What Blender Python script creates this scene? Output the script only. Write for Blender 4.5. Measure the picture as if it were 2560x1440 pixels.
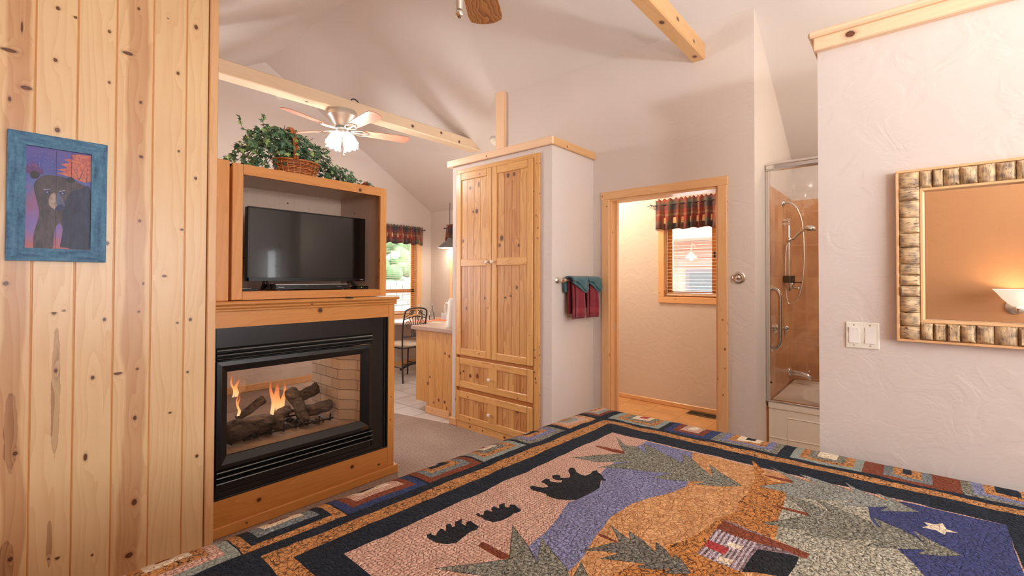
import bpy, bmesh, math, random
from mathutils import Vector, Matrix, noise as mnoise
from mathutils.geometry import delaunay_2d_cdt

for o in list(bpy.data.objects): bpy.data.objects.remove(o, do_unlink=True)
SC = bpy.context.scene
COL = SC.collection
PI = math.pi
RNG = random.Random(7)

# ------------------------------------------------------------------ camera
cam_data = bpy.data.cameras.new('camera')
cam_data.sensor_width = 36.0
cam_data.lens = 1146.37 / 2560 * 36.0
cam_data.shift_y = -38.1 / 2560
cam_data.clip_start = 0.02
cam = bpy.data.objects.new('camera', cam_data)
COL.objects.link(cam)
cam.matrix_world = Matrix(((0.65546189, -0.01231679, -0.7551278, 0.0),
                           (-0.75522231, -0.00672558, -0.65543423, 0.0),
                           (0.00299417, 0.99990153, -0.01371027, 1.37),
                           (0, 0, 0, 1)))
SC.camera = cam

# ------------------------------------------------------------------ world and exposure
world = bpy.data.worlds.new('world'); SC.world = world
world.use_nodes = True
wn = world.node_tree.nodes; wl = world.node_tree.links
wn['Background'].inputs['Strength'].default_value = 9.0
wn['Background'].inputs['Color'].default_value = (0.86, 0.93, 1.0, 1)
SC.view_settings.view_transform = 'Standard'
SC.view_settings.look = 'None'
SC.view_settings.exposure = 0.07
SC.view_settings.gamma = 1.0
SC.view_settings.use_curve_mapping = False
try:
    SC.cycles.max_bounces = 10; SC.cycles.diffuse_bounces = 6; SC.cycles.glossy_bounces = 4
    SC.cycles.transparent_max_bounces = 16
    SC.cycles.sample_clamp_indirect = 6.0
    SC.cycles.use_denoising = True
except Exception: pass

def area_light(name, loc, size, power, color, direction):
    d = bpy.data.lights.new(name, 'AREA'); d.shape = 'RECTANGLE'
    d.size, d.size_y = size; d.energy = power; d.color = color
    o = bpy.data.objects.new(name, d); COL.objects.link(o); o.location = loc
    o.rotation_euler = Vector(direction).to_track_quat('-Z', 'Y').to_euler()
    return o
def point_light(name, loc, power, color, r=0.05):
    d = bpy.data.lights.new(name, 'POINT'); d.energy = power; d.color = color; d.shadow_soft_size = r
    o = bpy.data.objects.new(name, d); COL.objects.link(o); o.location = loc
    return o
# daylight through the window in the wall behind the camera, and through the far windows
area_light('window_daylight', (1.0, -2.28, 1.55), (1.9, 1.3), 36, (0.96, 0.98, 1.0), (0, 1, 0.05))
area_light('window_daylight_dining', (4.18, 6.22, 1.4), (0.86, 1.2), 22, (0.95, 0.97, 1.0), (0, -1, -0.1))
area_light('window_daylight_living', (0.9, 6.22, 1.5), (1.4, 1.3), 70, (0.98, 0.97, 1.0), (0, -1, 0))
area_light('window_daylight_bath', (5.12, 1.64, 1.6), (0.78, 0.75), 9, (0.95, 0.97, 1.0), (-1, 0, -0.1))

# ------------------------------------------------------------------ helpers
def s2l(c):
    return tuple(((x/255)/12.92 if x/255 <= 0.04045 else ((x/255+0.055)/1.055)**2.4) for x in c)
def col4(c): return (*s2l(c), 1.0)

WL = {}
class W:
    """small mesh collector on a bmesh, with uv layers for wood"""
    def __init__(s):
        s.bm = bmesh.new()
        s.g = s.bm.loops.layers.uv.new('grain')
        s.k = s.bm.loops.layers.uv.new('knot')
        s.h = s.bm.loops.layers.uv.new('heart')
        s.s = s.bm.loops.layers.uv.new('streak')
    def face(s, pts, mat=0, uv=None, kn=None, ht=None, st=None, smooth=False):
        vs = [s.bm.verts.new(p) for p in pts]
        try: f = s.bm.faces.new(vs)
        except ValueError: return None
        f.material_index = mat; f.smooth = smooth
        for i, l in enumerate(f.loops):
            l[s.g].uv = uv[i] if uv else (0, 0)
            l[s.k].uv = kn[i] if kn else (9, 9)
            l[s.h].uv = ht[i] if ht else (9, 0)
            l[s.s].uv = st[i] if st else (9, 9)
        return f

def rand_knots(u0, u1, v0, v1, dens, rng):
    n = dens * (v1 - v0)
    k = int(n) + (1 if rng.random() < n - int(n) else 0)
    out = []
    for _ in range(k):
        r = rng.uniform(0.003, 0.0065)
        out.append((rng.uniform(u0, u1), rng.uniform(v0, v1), r, r*rng.uniform(0.9, 1.5)))
    return out

def wood_quad(w, fn, u0, u1, v0, v1, off, mat=0, knots=(), heart=None, tone=0.0, streaks=()):
    """a rectangle in (u across, v along grain); fn maps (u,v) to 3D. split along v so each piece has one knot"""
    ks = sorted(knots, key=lambda k: k[1])
    cuts = [v0]
    for a, b in zip(ks, ks[1:]): cuts.append(min(max((a[1]+b[1])/2, v0), v1))
    cuts.append(v1)
    if heart:
        extra = [v0 + (v1-v0)*i/8 for i in range(1, 8)]
        # heart may bend along v: heart = (centre, halfwidth, [(v, dcentre)...])
    for i in range(len(cuts)-1):
        a, b = cuts[i], cuts[i+1]
        if b - a < 1e-6: continue
        P = [(u0, a), (u1, a), (u1, b), (u0, b)]
        uv = [(p[0]+off[0], p[1]+off[1]) for p in P]
        kn = None; st = None
        if ks:
            k = ks[i]; kn = [((p[0]-k[0])/k[2], (p[1]-k[1])/k[3]) for p in P]
        if heart: ht = [((p[0]-heart[0])/heart[1], tone) for p in P]
        else: ht = [(9, tone)]*4
        if streaks:
            sk = min(streaks, key=lambda q: 0 if abs(q[1]-(a+b)/2) < q[3]*1.3 else 1+abs(q[1]-(a+b)/2))
            st = [((p[0]-sk[0])/sk[2], (p[1]-sk[1])/sk[3]) for p in P]
        w.face([fn(*p) for p in P], mat, uv, kn, ht, st)

def wbox(w, x0, x1, y0, y1, z0, z1, g='z', mat=0, c=0.0, dens=0.0, heart=None, tone=None, rng=RNG, faces='xXyYzZ'):
    """wooden box, grain along axis g; c = chamfer; random knots with density per metre"""
    if x1 < x0: x0, x1 = x1, x0
    if y1 < y0: y0, y1 = y1, y0
    if z1 < z0: z0, z1 = z1, z0
    lo = (x0, y0, z0); hi = (x1, y1, z1)
    c = min(c, (x1-x0)*0.45, (y1-y0)*0.45, (z1-z0)*0.45)
    off = (rng.uniform(0, 40), rng.uniform(0, 40))
    if tone is None: tone = rng.uniform(-0.5, 0.5)
    gi = 'xyz'.index(g)
    def quad(ax, side):
        oth = [a for a in range(3) if a != ax]
        if gi in oth: va = gi; ua = [a for a in oth if a != gi][0]
        else: ua, va = oth
        u0, u1 = lo[ua]+c, hi[ua]-c; v0, v1 = lo[va]+c, hi[va]-c
        fixed = hi[ax] if side else lo[ax]
        # orientation
        e = [Vector((0, 0, 0)) for _ in range(2)]; e[0][ua] = 1; e[1][va] = 1
        nrm = e[0].cross(e[1])[ax]; want = 1 if side else -1
        flip = nrm*want < 0
        def fn(u, v):
            p = [0, 0, 0]; p[ax] = fixed; p[ua] = (u0+u1-u) if flip else u; p[va] = v
            return p
        kn = rand_knots(u0+(u1-u0)*0.15, u1-(u1-u0)*0.15, v0, v1, dens, rng) if (dens and ax != gi) else ()
        wood_quad(w, fn, u0, u1, v0, v1, (off[0]+ax*3.1, off[1]), mat, kn, heart, tone)
    for i, nm in enumerate('xXyYzZ'):
        if nm in faces: quad(i//2, i % 2)
    if c > 0:
        # chamfer strips
        for ax in range(3):
            b, d = [a for a in range(3) if a != ax]
            for sb in (0, 1):
                for sd in (0, 1):
                    def P(t, which):
                        p = [0, 0, 0]
                        p[ax] = lo[ax]+c if t == 0 else hi[ax]-c
                        if which == 0: p[b] = hi[b] if sb else lo[b]; p[d] = (hi[d]-c) if sd else (lo[d]+c)
                        else: p[b] = (hi[b]-c) if sb else (lo[b]+c); p[d] = hi[d] if sd else lo[d]
                        return p
                    pts = [P(0, 0), P(1, 0), P(1, 1), P(0, 1)]
                    if ax == gi: uv = [(off[0], off[1]+q[ax]) for q in pts]
                    else: uv = [(off[0]+q[ax], off[1]+q[gi]) for q in pts]
                    w.face(pts, mat, uv, None, [(9, tone)]*4)
        for sx in (0, 1):
            for sy in (0, 1):
                for sz in (0, 1):
                    X = (hi[0], hi[0]-c) if sx else (lo[0], lo[0]+c)
                    Y = (hi[1], hi[1]-c) if sy else (lo[1], lo[1]+c)
                    Z = (hi[2], hi[2]-c) if sz else (lo[2], lo[2]+c)
                    w.face([(X[0], Y[1], Z[1]), (X[1], Y[0], Z[1]), (X[1], Y[1], Z[0])], mat, [(off[0], off[1])]*3, None, [(9, tone)]*3)

def box(w, x0, x1, y0, y1, z0, z1, mat=0, c=0.0): wbox(w, x0, x1, y0, y1, z0, z1, 'z', mat, c, tone=0.0)

def lathe(w, prof, base=(0, 0, 0), axis=(0, 0, 1), seg=24, mat=0, cap=True, a0=0.0, a1=2*PI):
    """profile of (r, h) along axis from base"""
    ax = Vector(axis).normalized(); base = Vector(base)
    t = Vector((1, 0, 0)) if abs(ax.x) < 0.9 else Vector((0, 1, 0))
    e1 = ax.cross(t).normalized(); e2 = ax.cross(e1)
    full = abs((a1-a0)-2*PI) < 1e-6
    n = seg if full else seg+1
    rings = []
    for r, h in prof:
        rings.append([w.bm.verts.new(base + ax*h + (e1*math.cos(a0+(a1-a0)*i/seg)+e2*math.sin(a0+(a1-a0)*i/seg))*max(r, 1e-5)) for i in range(n)])
    for a, b in zip(rings, rings[1:]):
        for i in range(seg):
            j = (i+1) % n
            try: f = w.bm.faces.new((a[i], a[j], b[j], b[i])); f.material_index = mat; f.smooth = True
            except ValueError: continue
            for l, uvv in zip(f.loops, ((i, 0), (i+1, 0), (i+1, 1), (i, 1))):
                l[w.k].uv = (9, 9); l[w.h].uv = (9, 0); l[w.s].uv = (9, 9); l[w.g].uv = (l.vert.co.x+l.vert.co.y, l.vert.co.z)
    if cap and full:
        for r in (rings[0], rings[-1]):
            try: f = w.bm.faces.new(r); f.material_index = mat; f.smooth = True
            except ValueError: pass

def cyl(w, p0, p1, r0, r1=None, seg=16, mat=0, cap=True):
    p0 = Vector(p0); p1 = Vector(p1); d = p1-p0
    lathe(w, [(r0, 0), (r0 if r1 is None else r1, d.length)], p0, d, seg, mat, cap)

def spline(pts, n=8):
    pts = [Vector(p) for p in pts]
    if len(pts) < 3: return pts
    out = []
    for i in range(len(pts)-1):
        p0 = pts[max(i-1, 0)]; p1 = pts[i]; p2 = pts[i+1]; p3 = pts[min(i+2, len(pts)-1)]
        for k in range(n):
            t = k/n
            out.append(0.5*((2*p1)+(-p0+p2)*t+(2*p0-5*p1+4*p2-p3)*t*t+(-p0+3*p1-3*p2+p3)*t**3))
    out.append(pts[-1]); return out

def tube(w, pts, r, seg=10, mat=0, smooth_pts=0, r2=None):
    if smooth_pts: pts = spline(pts, smooth_pts)
    pts = [Vector(p) for p in pts]
    prev = None; rings = []
    up = None
    for i, p in enumerate(pts):
        d = (pts[min(i+1, len(pts)-1)]-pts[max(i-1, 0)])
        if d.length < 1e-9: d = Vector((0, 0, 1))
        d.normalize()
        if up is None:
            t = Vector((0, 0, 1)) if abs(d.z) < 0.9 else Vector((1, 0, 0))
            up = (t-d*t.dot(d)).normalized()
        else:
            up = (up-d*up.dot(d))
            up = up.normalized() if up.length > 1e-6 else Vector((1, 0, 0))
        sd = d.cross(up)
        rr = r if r2 is None else r+(r2-r)*i/(len(pts)-1)
        rings.append([w.bm.verts.new(p+(up*math.cos(2*PI*k/seg)+sd*math.sin(2*PI*k/seg))*rr) for k in range(seg)])
    for a, b in zip(rings, rings[1:]):
        for i in range(seg):
            j = (i+1) % seg
            f = w.bm.faces.new((a[i], a[j], b[j], b[i])); f.material_index = mat; f.smooth = True
    for rg in (rings[0], rings[-1]):
        f = w.bm.faces.new(rg); f.material_index = mat; f.smooth = True

def ball(w, c, r, seg=16, mat=0, sx=1, sy=1, sz=1):
    M = Matrix.Translation(c) @ Matrix.Diagonal((sx, sy, sz, 1))
    res = bmesh.ops.create_uvsphere(w.bm, u_segments=seg, v_segments=max(6, seg//2), radius=r, matrix=M)
    for v in res['verts']:
        for f in v.link_faces: f.smooth = True; f.material_index = mat

def prism(w, poly, a0, a1, axis='z', mat=0):
    """extrude 2D polygon along an axis. poly in the other two axes in order"""
    ai = 'xyz'.index(axis); o = [i for i in range(3) if i != ai]
    def P(p, t):
        q = [0, 0, 0]; q[ai] = t; q[o[0]] = p[0]; q[o[1]] = p[1]; return q
    A = [w.bm.verts.new(P(p, a0)) for p in poly]; B = [w.bm.verts.new(P(p, a1)) for p in poly]
    n = len(poly)
    for i in range(n):
        j = (i+1) % n
        f = w.bm.faces.new((A[i], A[j], B[j], B[i])); f.material_index = mat
    w.bm.faces.new(A).material_index = mat; w.bm.faces.new(B[::-1]).material_index = mat

def mk(name, w, mats, parent=None, loc=None, recalc=False, sharp=35):
    bm = w.bm if isinstance(w, W) else w
    if recalc: bmesh.ops.recalc_face_normals(bm, faces=bm.faces[:])
    if parent is not None and loc is None: loc = WL[parent]
    if loc is None:
        if bm.verts:
            xs = [v.co.x for v in bm.verts]; ys = [v.co.y for v in bm.verts]; zs = [v.co.z for v in bm.verts]
            loc = Vector(((min(xs)+max(xs))/2, (min(ys)+max(ys))/2, min(zs)))
        else: loc = Vector((0, 0, 0))
    loc = Vector(loc)
    for v in bm.verts: v.co -= loc
    me = bpy.data.meshes.new(name); bm.to_mesh(me); bm.free()
    for m in (mats if isinstance(mats, (list, tuple)) else [mats]): me.materials.append(m)
    o = bpy.data.objects.new(name, me); COL.objects.link(o)
    try: me.set_sharp_from_angle(angle=math.radians(sharp))
    except Exception: pass
    WL[o] = loc
    if parent is not None:
        o.parent = parent; o.location = loc-WL[parent]
    else: o.location = loc
    return o

def tag(o, label, cat, group=None, kind=None):
    o['label'] = label; o['category'] = cat
    if group: o['group'] = group
    if kind: o['kind'] = kind
    return o
def thing(name, label, cat, loc, group=None):
    o = bpy.data.objects.new(name, None); COL.objects.link(o); o.location = loc
    o.empty_display_size = 0.05
    WL[o] = Vector(loc)
    return tag(o, label, cat, group)
def struct(name, w, mats, **kw):
    o = mk(name, w, mats, **kw); o['kind'] = 'structure'; return o

# ------------------------------------------------------------------ materials
class N:
    def __init__(s, name):
        s.m = bpy.data.materials.new(name); s.m.use_nodes = True
        s.t = s.m.node_tree; s.n = s.t.nodes; s.l = s.t.links
        s.b = s.n['Principled BSDF']; s.out = s.n['Material Output']
    def add(s, typ, **kw):
        nd = s.n.new(typ)
        for k, v in kw.items(): setattr(nd, k, v)
        return nd
    def put(s, sock, v):
        if hasattr(v, 'is_output') or isinstance(v, bpy.types.NodeSocket): s.l.new(v, sock)
        elif isinstance(v, tuple) and len(v) == 3 and sock.type == 'RGBA': sock.default_value = (*v, 1)
        else: sock.default_value = v
    def math(s, op, a, b=None, c=None, clamp=False):
        nd = s.add('ShaderNodeMath', operation=op); nd.use_clamp = clamp
        s.put(nd.inputs[0], a)
        if b is not None: s.put(nd.inputs[1], b)
        if c is not None: s.put(nd.inputs[2], c)
        return nd.outputs[0]
    def mix(s, f, a, b, mode='MIX'):
        nd = s.add('ShaderNodeMix', data_type='RGBA', blend_type=mode)
        s.put(nd.inputs[0], f); s.put(nd.inputs[6], a); s.put(nd.inputs[7], b)
        return nd.outputs[2]
    def noise(s, vec, scale, detail=2, rough=0.5, dist=0.0, out=0):
        nd = s.add('ShaderNodeTexNoise')
        if vec is not None: s.l.new(vec, nd.inputs['Vector'])
        nd.inputs['Scale'].default_value = scale; nd.inputs['Detail'].default_value = detail
        nd.inputs['Roughness'].default_value = rough; nd.inputs['Distortion'].default_value = dist
        return nd.outputs[out]
    def vor(s, vec, scale, feature='F1', out='Distance', rnd=1.0):
        nd = s.add('ShaderNodeTexVoronoi', feature=feature)
        if vec is not None: s.l.new(vec, nd.inputs['Vector'])
        nd.inputs['Scale'].default_value = scale; nd.inputs['Randomness'].default_value = rnd
        return nd.outputs[out]
    def ramp(s, f, stops, interp='LINEAR'):
        nd = s.add('ShaderNodeValToRGB'); cr = nd.color_ramp; cr.interpolation = interp
        while len(cr.elements) > 1: cr.elements.remove(cr.elements[-1])
        cr.elements[0].position = stops[0][0]; cr.elements[0].color = (*stops[0][1], 1) if len(stops[0][1]) == 3 else stops[0][1]
        for p, c in stops[1:]:
            e = cr.elements.new(p); e.color = (*c, 1) if len(c) == 3 else c
        s.l.new(f, nd.inputs[0]); return nd.outputs[0]
    def uv(s, nm): return s.add('ShaderNodeUVMap', uv_map=nm).outputs[0]
    def obj(s): return s.add('ShaderNodeTexCoord').outputs['Object']
    def pos(s): return s.add('ShaderNodeNewGeometry').outputs['Position']
    def sep(s, v):
        nd = s.add('ShaderNodeSeparateXYZ'); s.l.new(v, nd.inputs[0]); return nd.outputs
    def comb(s, x, y, z=0.0):
        nd = s.add('ShaderNodeCombineXYZ'); s.put(nd.inputs[0], x); s.put(nd.inputs[1], y); s.put(nd.inputs[2], z); return nd.outputs[0]
    def mul(s, v, xyz):
        nd = s.add('ShaderNodeVectorMath', operation='MULTIPLY'); s.l.new(v, nd.inputs[0]); nd.inputs[1].default_value = xyz; return nd.outputs[0]
    def vadd(s, a, b):
        nd = s.add('ShaderNodeVectorMath', operation='ADD'); s.put(nd.inputs[0], a); s.put(nd.inputs[1], b); return nd.outputs[0]
    def bump(s, h, strength, dist=0.01):
        nd = s.add('ShaderNodeBump'); nd.inputs['Strength'].default_value = strength; nd.inputs['Distance'].default_value = dist
        s.l.new(h, nd.inputs['Height']); s.l.new(nd.outputs[0], s.b.inputs['Normal']); return nd
    def base(s, c, rough=0.5, metal=0.0, spec=0.5):
        s.put(s.b.inputs['Base Color'], c); s.put(s.b.inputs['Roughness'], rough)
        s.b.inputs['Metallic'].default_value = metal; s.b.inputs['Specular IOR Level'].default_value = spec
        return s.m
def plain(name, c, rough=0.5, metal=0.0, spec=0.5, var=0.05, scale=30):
    n = N(name); a = s2l(c)
    f = n.noise(n.obj(), scale, 3)
    colr = n.ramp(f, [(0.3, tuple(x*(1-var) for x in a)), (0.7, tuple(min(1, x*(1+var)) for x in a))])
    return n.base(colr, rough, metal, spec)

def pine(name, light, dark, rough=0.38, contrast=0.5, knotc=(104, 56, 32), coat=0.15, rings=26, tonek=0.30):
    n = N(name)
    g = n.uv('grain'); u, v, _ = n.sep(g)
    k = n.uv('knot'); h, tone, _ = n.sep(n.uv('heart')); st = n.uv('streak')
    wob = n.noise(n.mul(g, (3.4, .42, 1)), 2.0, 3, 0.5)
    kn = n.noise(n.mul(g, (60, 60, 1)), 1.0, 2, 0.6)
    ln = n.add('ShaderNodeVectorMath', operation='LENGTH'); n.l.new(k, ln.inputs[0])
    d = n.math('ADD', ln.outputs['Value'], n.math('MULTIPLY', n.math('SUBTRACT', kn, 0.5), 0.5))
    # growth rings, bent around the knot
    kk = n.sep(k)
    lk = n.math('SQRT', n.math('ADD', n.math('MULTIPLY', kk[0], kk[0]), n.math('MULTIPLY', n.math('MULTIPLY', kk[1], kk[1]), 0.12)))
    bend = n.math('DIVIDE', 2.2, n.math('ADD', 1.0, n.math('MULTIPLY', lk, lk)))
    ph = n.math('ADD', n.math('MULTIPLY', u, rings), n.math('ADD', n.math('MULTIPLY', wob, 8.0), bend))
    ring = n.math('FRACT', ph)
    ring = n.math('POWER', ring, 2.2)
    fine = n.noise(n.mul(g, (420, 7, 1)), 1.0, 2, 0.6)
    big = n.noise(n.mul(g, (5, 0.7, 1)), 1.3, 2, 0.5)
    f = n.math('ADD', n.math('MULTIPLY', ring, 0.45), n.math('MULTIPLY', fine, 0.28))
    f = n.math('ADD', f, n.math('MULTIPLY', n.math('SUBTRACT', big, 0.42), 0.7))
    f = n.math('ADD', n.math('MULTIPLY', f, contrast), n.math('MULTIPLY', tone, tonek), clamp=True)
    c = n.mix(f, s2l(light), s2l(dark))
    # heartwood band
    hn = n.noise(n.mul(g, (2, 1.6, 1)), 1.4, 2, 0.5)
    hh = n.math('ABSOLUTE', n.math('ADD', h, n.math('MULTIPLY', n.math('SUBTRACT', hn, 0.5), 2.2)))
    hm = n.math('SUBTRACT', 1.0, n.math('SMOOTH_MIN', n.math('MULTIPLY', n.math('MAXIMUM', n.math('SUBTRACT', hh, 0.80), 0.0), 3.4), 1.0, 0.1), clamp=True)
    c = n.mix(n.math('MULTIPLY', hm, n.math('ADD', 0.42, n.math('MULTIPLY', f, 0.35))), c, s2l((176, 112, 66)))
    # resin streak
    sl = n.add('ShaderNodeVectorMath', operation='LENGTH'); n.l.new(st, sl.inputs[0])
    sd = n.math('ADD', sl.outputs['Value'], n.math('MULTIPLY', n.math('SUBTRACT', n.noise(n.mul(g, (25, 18, 1)), 1.0, 3), 0.5), 0.7))
    sm = n.ramp(sd, [(0.0, (0.85,)*3), (0.8, (0.75,)*3), (0.93, (1, 1, 1)), (1.0, (0, 0, 0))])
    c = n.mix(n.math('MULTIPLY', n.sep(sm)[0], n.math('ADD', 0.42, n.math('MULTIPLY', ring, 0.35))), c, s2l((122, 66, 34)))
    # knot: dark core, ring, warm halo
    km = n.ramp(n.math('DIVIDE', d, 3.0), [(0.0, (1, 1, 1)), (0.30, (0.95,)*3), (0.37, (0.45,)*3), (0.50, (0.16,)*3), (0.75, (0, 0, 0))])
    kc = n.ramp(n.math('DIVIDE', d, 3.0), [(0.0, s2l(tuple(min(255, x*1.25) for x in knotc))), (0.15, s2l(knotc)), (0.27, s2l(tuple(x*0.62 for x in knotc))), (0.34, s2l(tuple(x*1.2 for x in knotc))), (1.0, s2l((168, 100, 56)))])
    c = n.mix(n.sep(km)[0], c, kc)
    n.bump(n.math('MULTIPLY', fine, 0.4), 0.12, 0.002)
    n.b.inputs['Coat Weight'].default_value = coat; n.b.inputs['Coat Roughness'].default_value = 0.2
    return n.base(c, rough, 0, 0.4)

def wallpaint(name, c, bumps=0.35):
    n = N(name); p = n.pos()
    big = n.noise(p, 1.1, 2)
    a = s2l(c)
    colr = n.ramp(big, [(0.3, tuple(x*0.97 for x in a)), (0.7, tuple(min(1, x*1.02) for x in a))])
    h1 = n.noise(p, 7, 3, 0.55, 1.2)
    h1 = n.ramp(h1, [(0.40, (0, 0, 0)), (0.56, (1, 1, 1))])
    h2 = n.noise(n.mul(p, (1, 1, 1.6)), 26, 3, 0.6, 0.6)
    hh = n.math('ADD', n.math('MULTIPLY', n.sep(h1)[0], 0.7), n.math('MULTIPLY', h2, 0.5))
    n.bump(hh, bumps, 0.004)
    return n.base(colr, 0.62, 0, 0.25)

M = {}
M['wall'] = wallpaint('wall_paint', (215, 204, 196))
M['ceil'] = wallpaint('ceiling_paint', (216, 208, 203), 0.25)
M['bathwall'] = wallpaint('bath_wall_paint', (214, 186, 150), 0.3)
M['pine'] = pine('knotty_pine_boards', (234, 199, 150), (196, 130, 66), rings=30)
M['pine_trim'] = pine('pine_trim', (232, 188, 138), (206, 142, 86))
M['pale_trim'] = pine('pale_pine_trim', (240, 205, 168), (220, 168, 122))
M['honey'] = pine('honey_pine', (214, 148, 78), (174, 98, 38), knotc=(80, 40, 22))
M['wardrobe'] = pine('wardrobe_pine', (228, 178, 110), (184, 118, 54), contrast=0.75, rings=20)
M['wardrobe_panel'] = pine('wardrobe_panel_pine', (222, 172, 108), (170, 104, 50), contrast=0.95, rings=18, tonek=.55)
M['beam'] = pine('beam_pine', (236, 214, 184), (216, 184, 144), contrast=0.5)
M['beam_orange'] = pine('beam_orange_pine', (222, 178, 124), (196, 142, 88), contrast=0.6)
M['cabinet_inside'] = pine('whitewashed_pine', (212, 184, 162), (190, 156, 132), contrast=0.4)
def darkgrain():
    n = N('walnut_blade')
    g = n.uv('grain'); u, v, _ = n.sep(g)
    wob = n.noise(n.mul(g, (4, 2.0, 1)), 1.6, 3)
    ph = n.math('FRACT', n.math('ADD', n.math('MULTIPLY', u, 60), n.math('MULTIPLY', wob, 16)))
    fine = n.noise(n.mul(g, (200, 6, 1)), 1.0, 2)
    f = n.math('ADD', n.math('MULTIPLY', n.math('POWER', ph, 1.6), 0.6), n.math('MULTIPLY', fine, 0.4))
    c = n.ramp(f, [(0.1, s2l((206, 152, 98))), (0.55, s2l((176, 118, 70))), (0.9, s2l((104, 64, 40)))])
    return n.base(c, 0.4)
M['blade'] = darkgrain()
M['blade_pale'] = plain('pale_blade', (196, 140, 116), 0.35, var=0.12, scale=12)

def metal(name, c, rough=0.25):
    n = N(name); return n.base(s2l(c), rough, 1.0)
M['chrome'] = metal('chrome', (225, 222, 218), 0.12)
M['nickel'] = metal('brushed_nickel', (226, 218, 208), 0.36)
M['iron'] = plain('wrought_iron', (52, 52, 58), 0.45, 0.3)
M['black_steel'] = plain('black_steel', (22, 20, 20), 0.28, 0.0, 0.6)
M['black_gloss'] = plain('black_gloss_plastic', (18, 17, 18), 0.22)
M['louver_black'] = plain('satin_black_louver', (30, 28, 28), 0.24, 0.0, 1.0)
M['louver_black'].node_tree.nodes['Principled BSDF'].inputs['Coat Weight'].default_value = .8
M['louver_black'].node_tree.nodes['Principled BSDF'].inputs['Coat Roughness'].default_value = .22
M['white_ceramic'] = plain('white_ceramic', (238, 234, 228), 0.2, var=0.01)
M['white_plastic'] = plain('white_plastic', (232, 228, 214), 0.35, var=0.01)
M['tub'] = plain('white_acrylic', (236, 228, 216), 0.22, var=0.01)
M['steel_grey'] = plain('grey_plastic', (120, 118, 116), 0.4)
def thin_glass(name, tint=(1, 1, 1), refl=0.06, rough=0.0, haze=0.0):
    n = N(name)
    tr = n.add('ShaderNodeBsdfTransparent'); tr.inputs[0].default_value = (*tint, 1)
    gl = n.add('ShaderNodeBsdfGlossy'); gl.inputs['Roughness'].default_value = rough
    fr = n.add('ShaderNodeFresnel'); fr.inputs[0].default_value = 1.2 if refl < .03 else 1.5
    mx = n.add('ShaderNodeMixShader')
    n.l.new(n.math('ADD', fr.outputs[0], refl-0.04, clamp=True), mx.inputs[0])
    n.l.new(tr.outputs[0], mx.inputs[1]); n.l.new(gl.outputs[0], mx.inputs[2])
    n.l.new(mx.outputs[0], n.out.inputs[0]); return n.m
M['glass'] = thin_glass('clear_glass')
M['fire_glass'] = thin_glass('fireplace_glass', (0.93, 0.90, 0.88), 0.05)
M['bottle_glass'] = thin_glass('bottle_glass', (0.93, 0.95, 0.95), 0.10)
def ghost_glass():
    n = N('textured_bell_glass')
    p = n.obj()
    tr = n.add('ShaderNodeBsdfTransparent'); tr.inputs[0].default_value = (0.97, 0.95, 0.93, 1)
    gl = n.add('ShaderNodeBsdfTranslucent'); gl.inputs[0].default_value = (0.75, 0.66, 0.56, 1)
    cr = n.vor(p, 70, 'DISTANCE_TO_EDGE')
    mx = n.add('ShaderNodeMixShader')
    f = n.ramp(cr, [(0.0, (0.45,)*3), (0.12, (0.18,)*3), (1, (0.15,)*3)])
    n.l.new(n.sep(f)[0], mx.inputs[0]); n.l.new(tr.outputs[0], mx.inputs[1]); n.l.new(gl.outputs[0], mx.inputs[2])
    n.l.new(mx.outputs[0], n.out.inputs[0]); return n.m
M['ghost'] = ghost_glass()
def mirror_mat():
    n = N('mirror_silver'); return n.base((0.88, 0.86, 0.84), 0.01, 1.0)
M['mirror'] = mirror_mat()
def emit(name, c, s):
    n = N(name); n.b.inputs['Base Color'].default_value = (*s2l(c), 1)
    n.b.inputs['Emission Color'].default_value = (*s2l(c), 1); n.b.inputs['Emission Strength'].default_value = s
    return n.m
M['lit_glass'] = emit('lit_frosted_shade', (255, 246, 232), 6.0)
M['sconce_glass'] = emit('lit_alabaster_shade', (255, 236, 216), 0.75)
M['dim_glass'] = emit('frosted_shade', (236, 226, 212), 0.25)
M['picture_glass'] = thin_glass('picture_glass', (1, 1, 1), 0.015)
M['bulb'] = emit('lamp_bulb', (255, 236, 205), 8.0)

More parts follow.
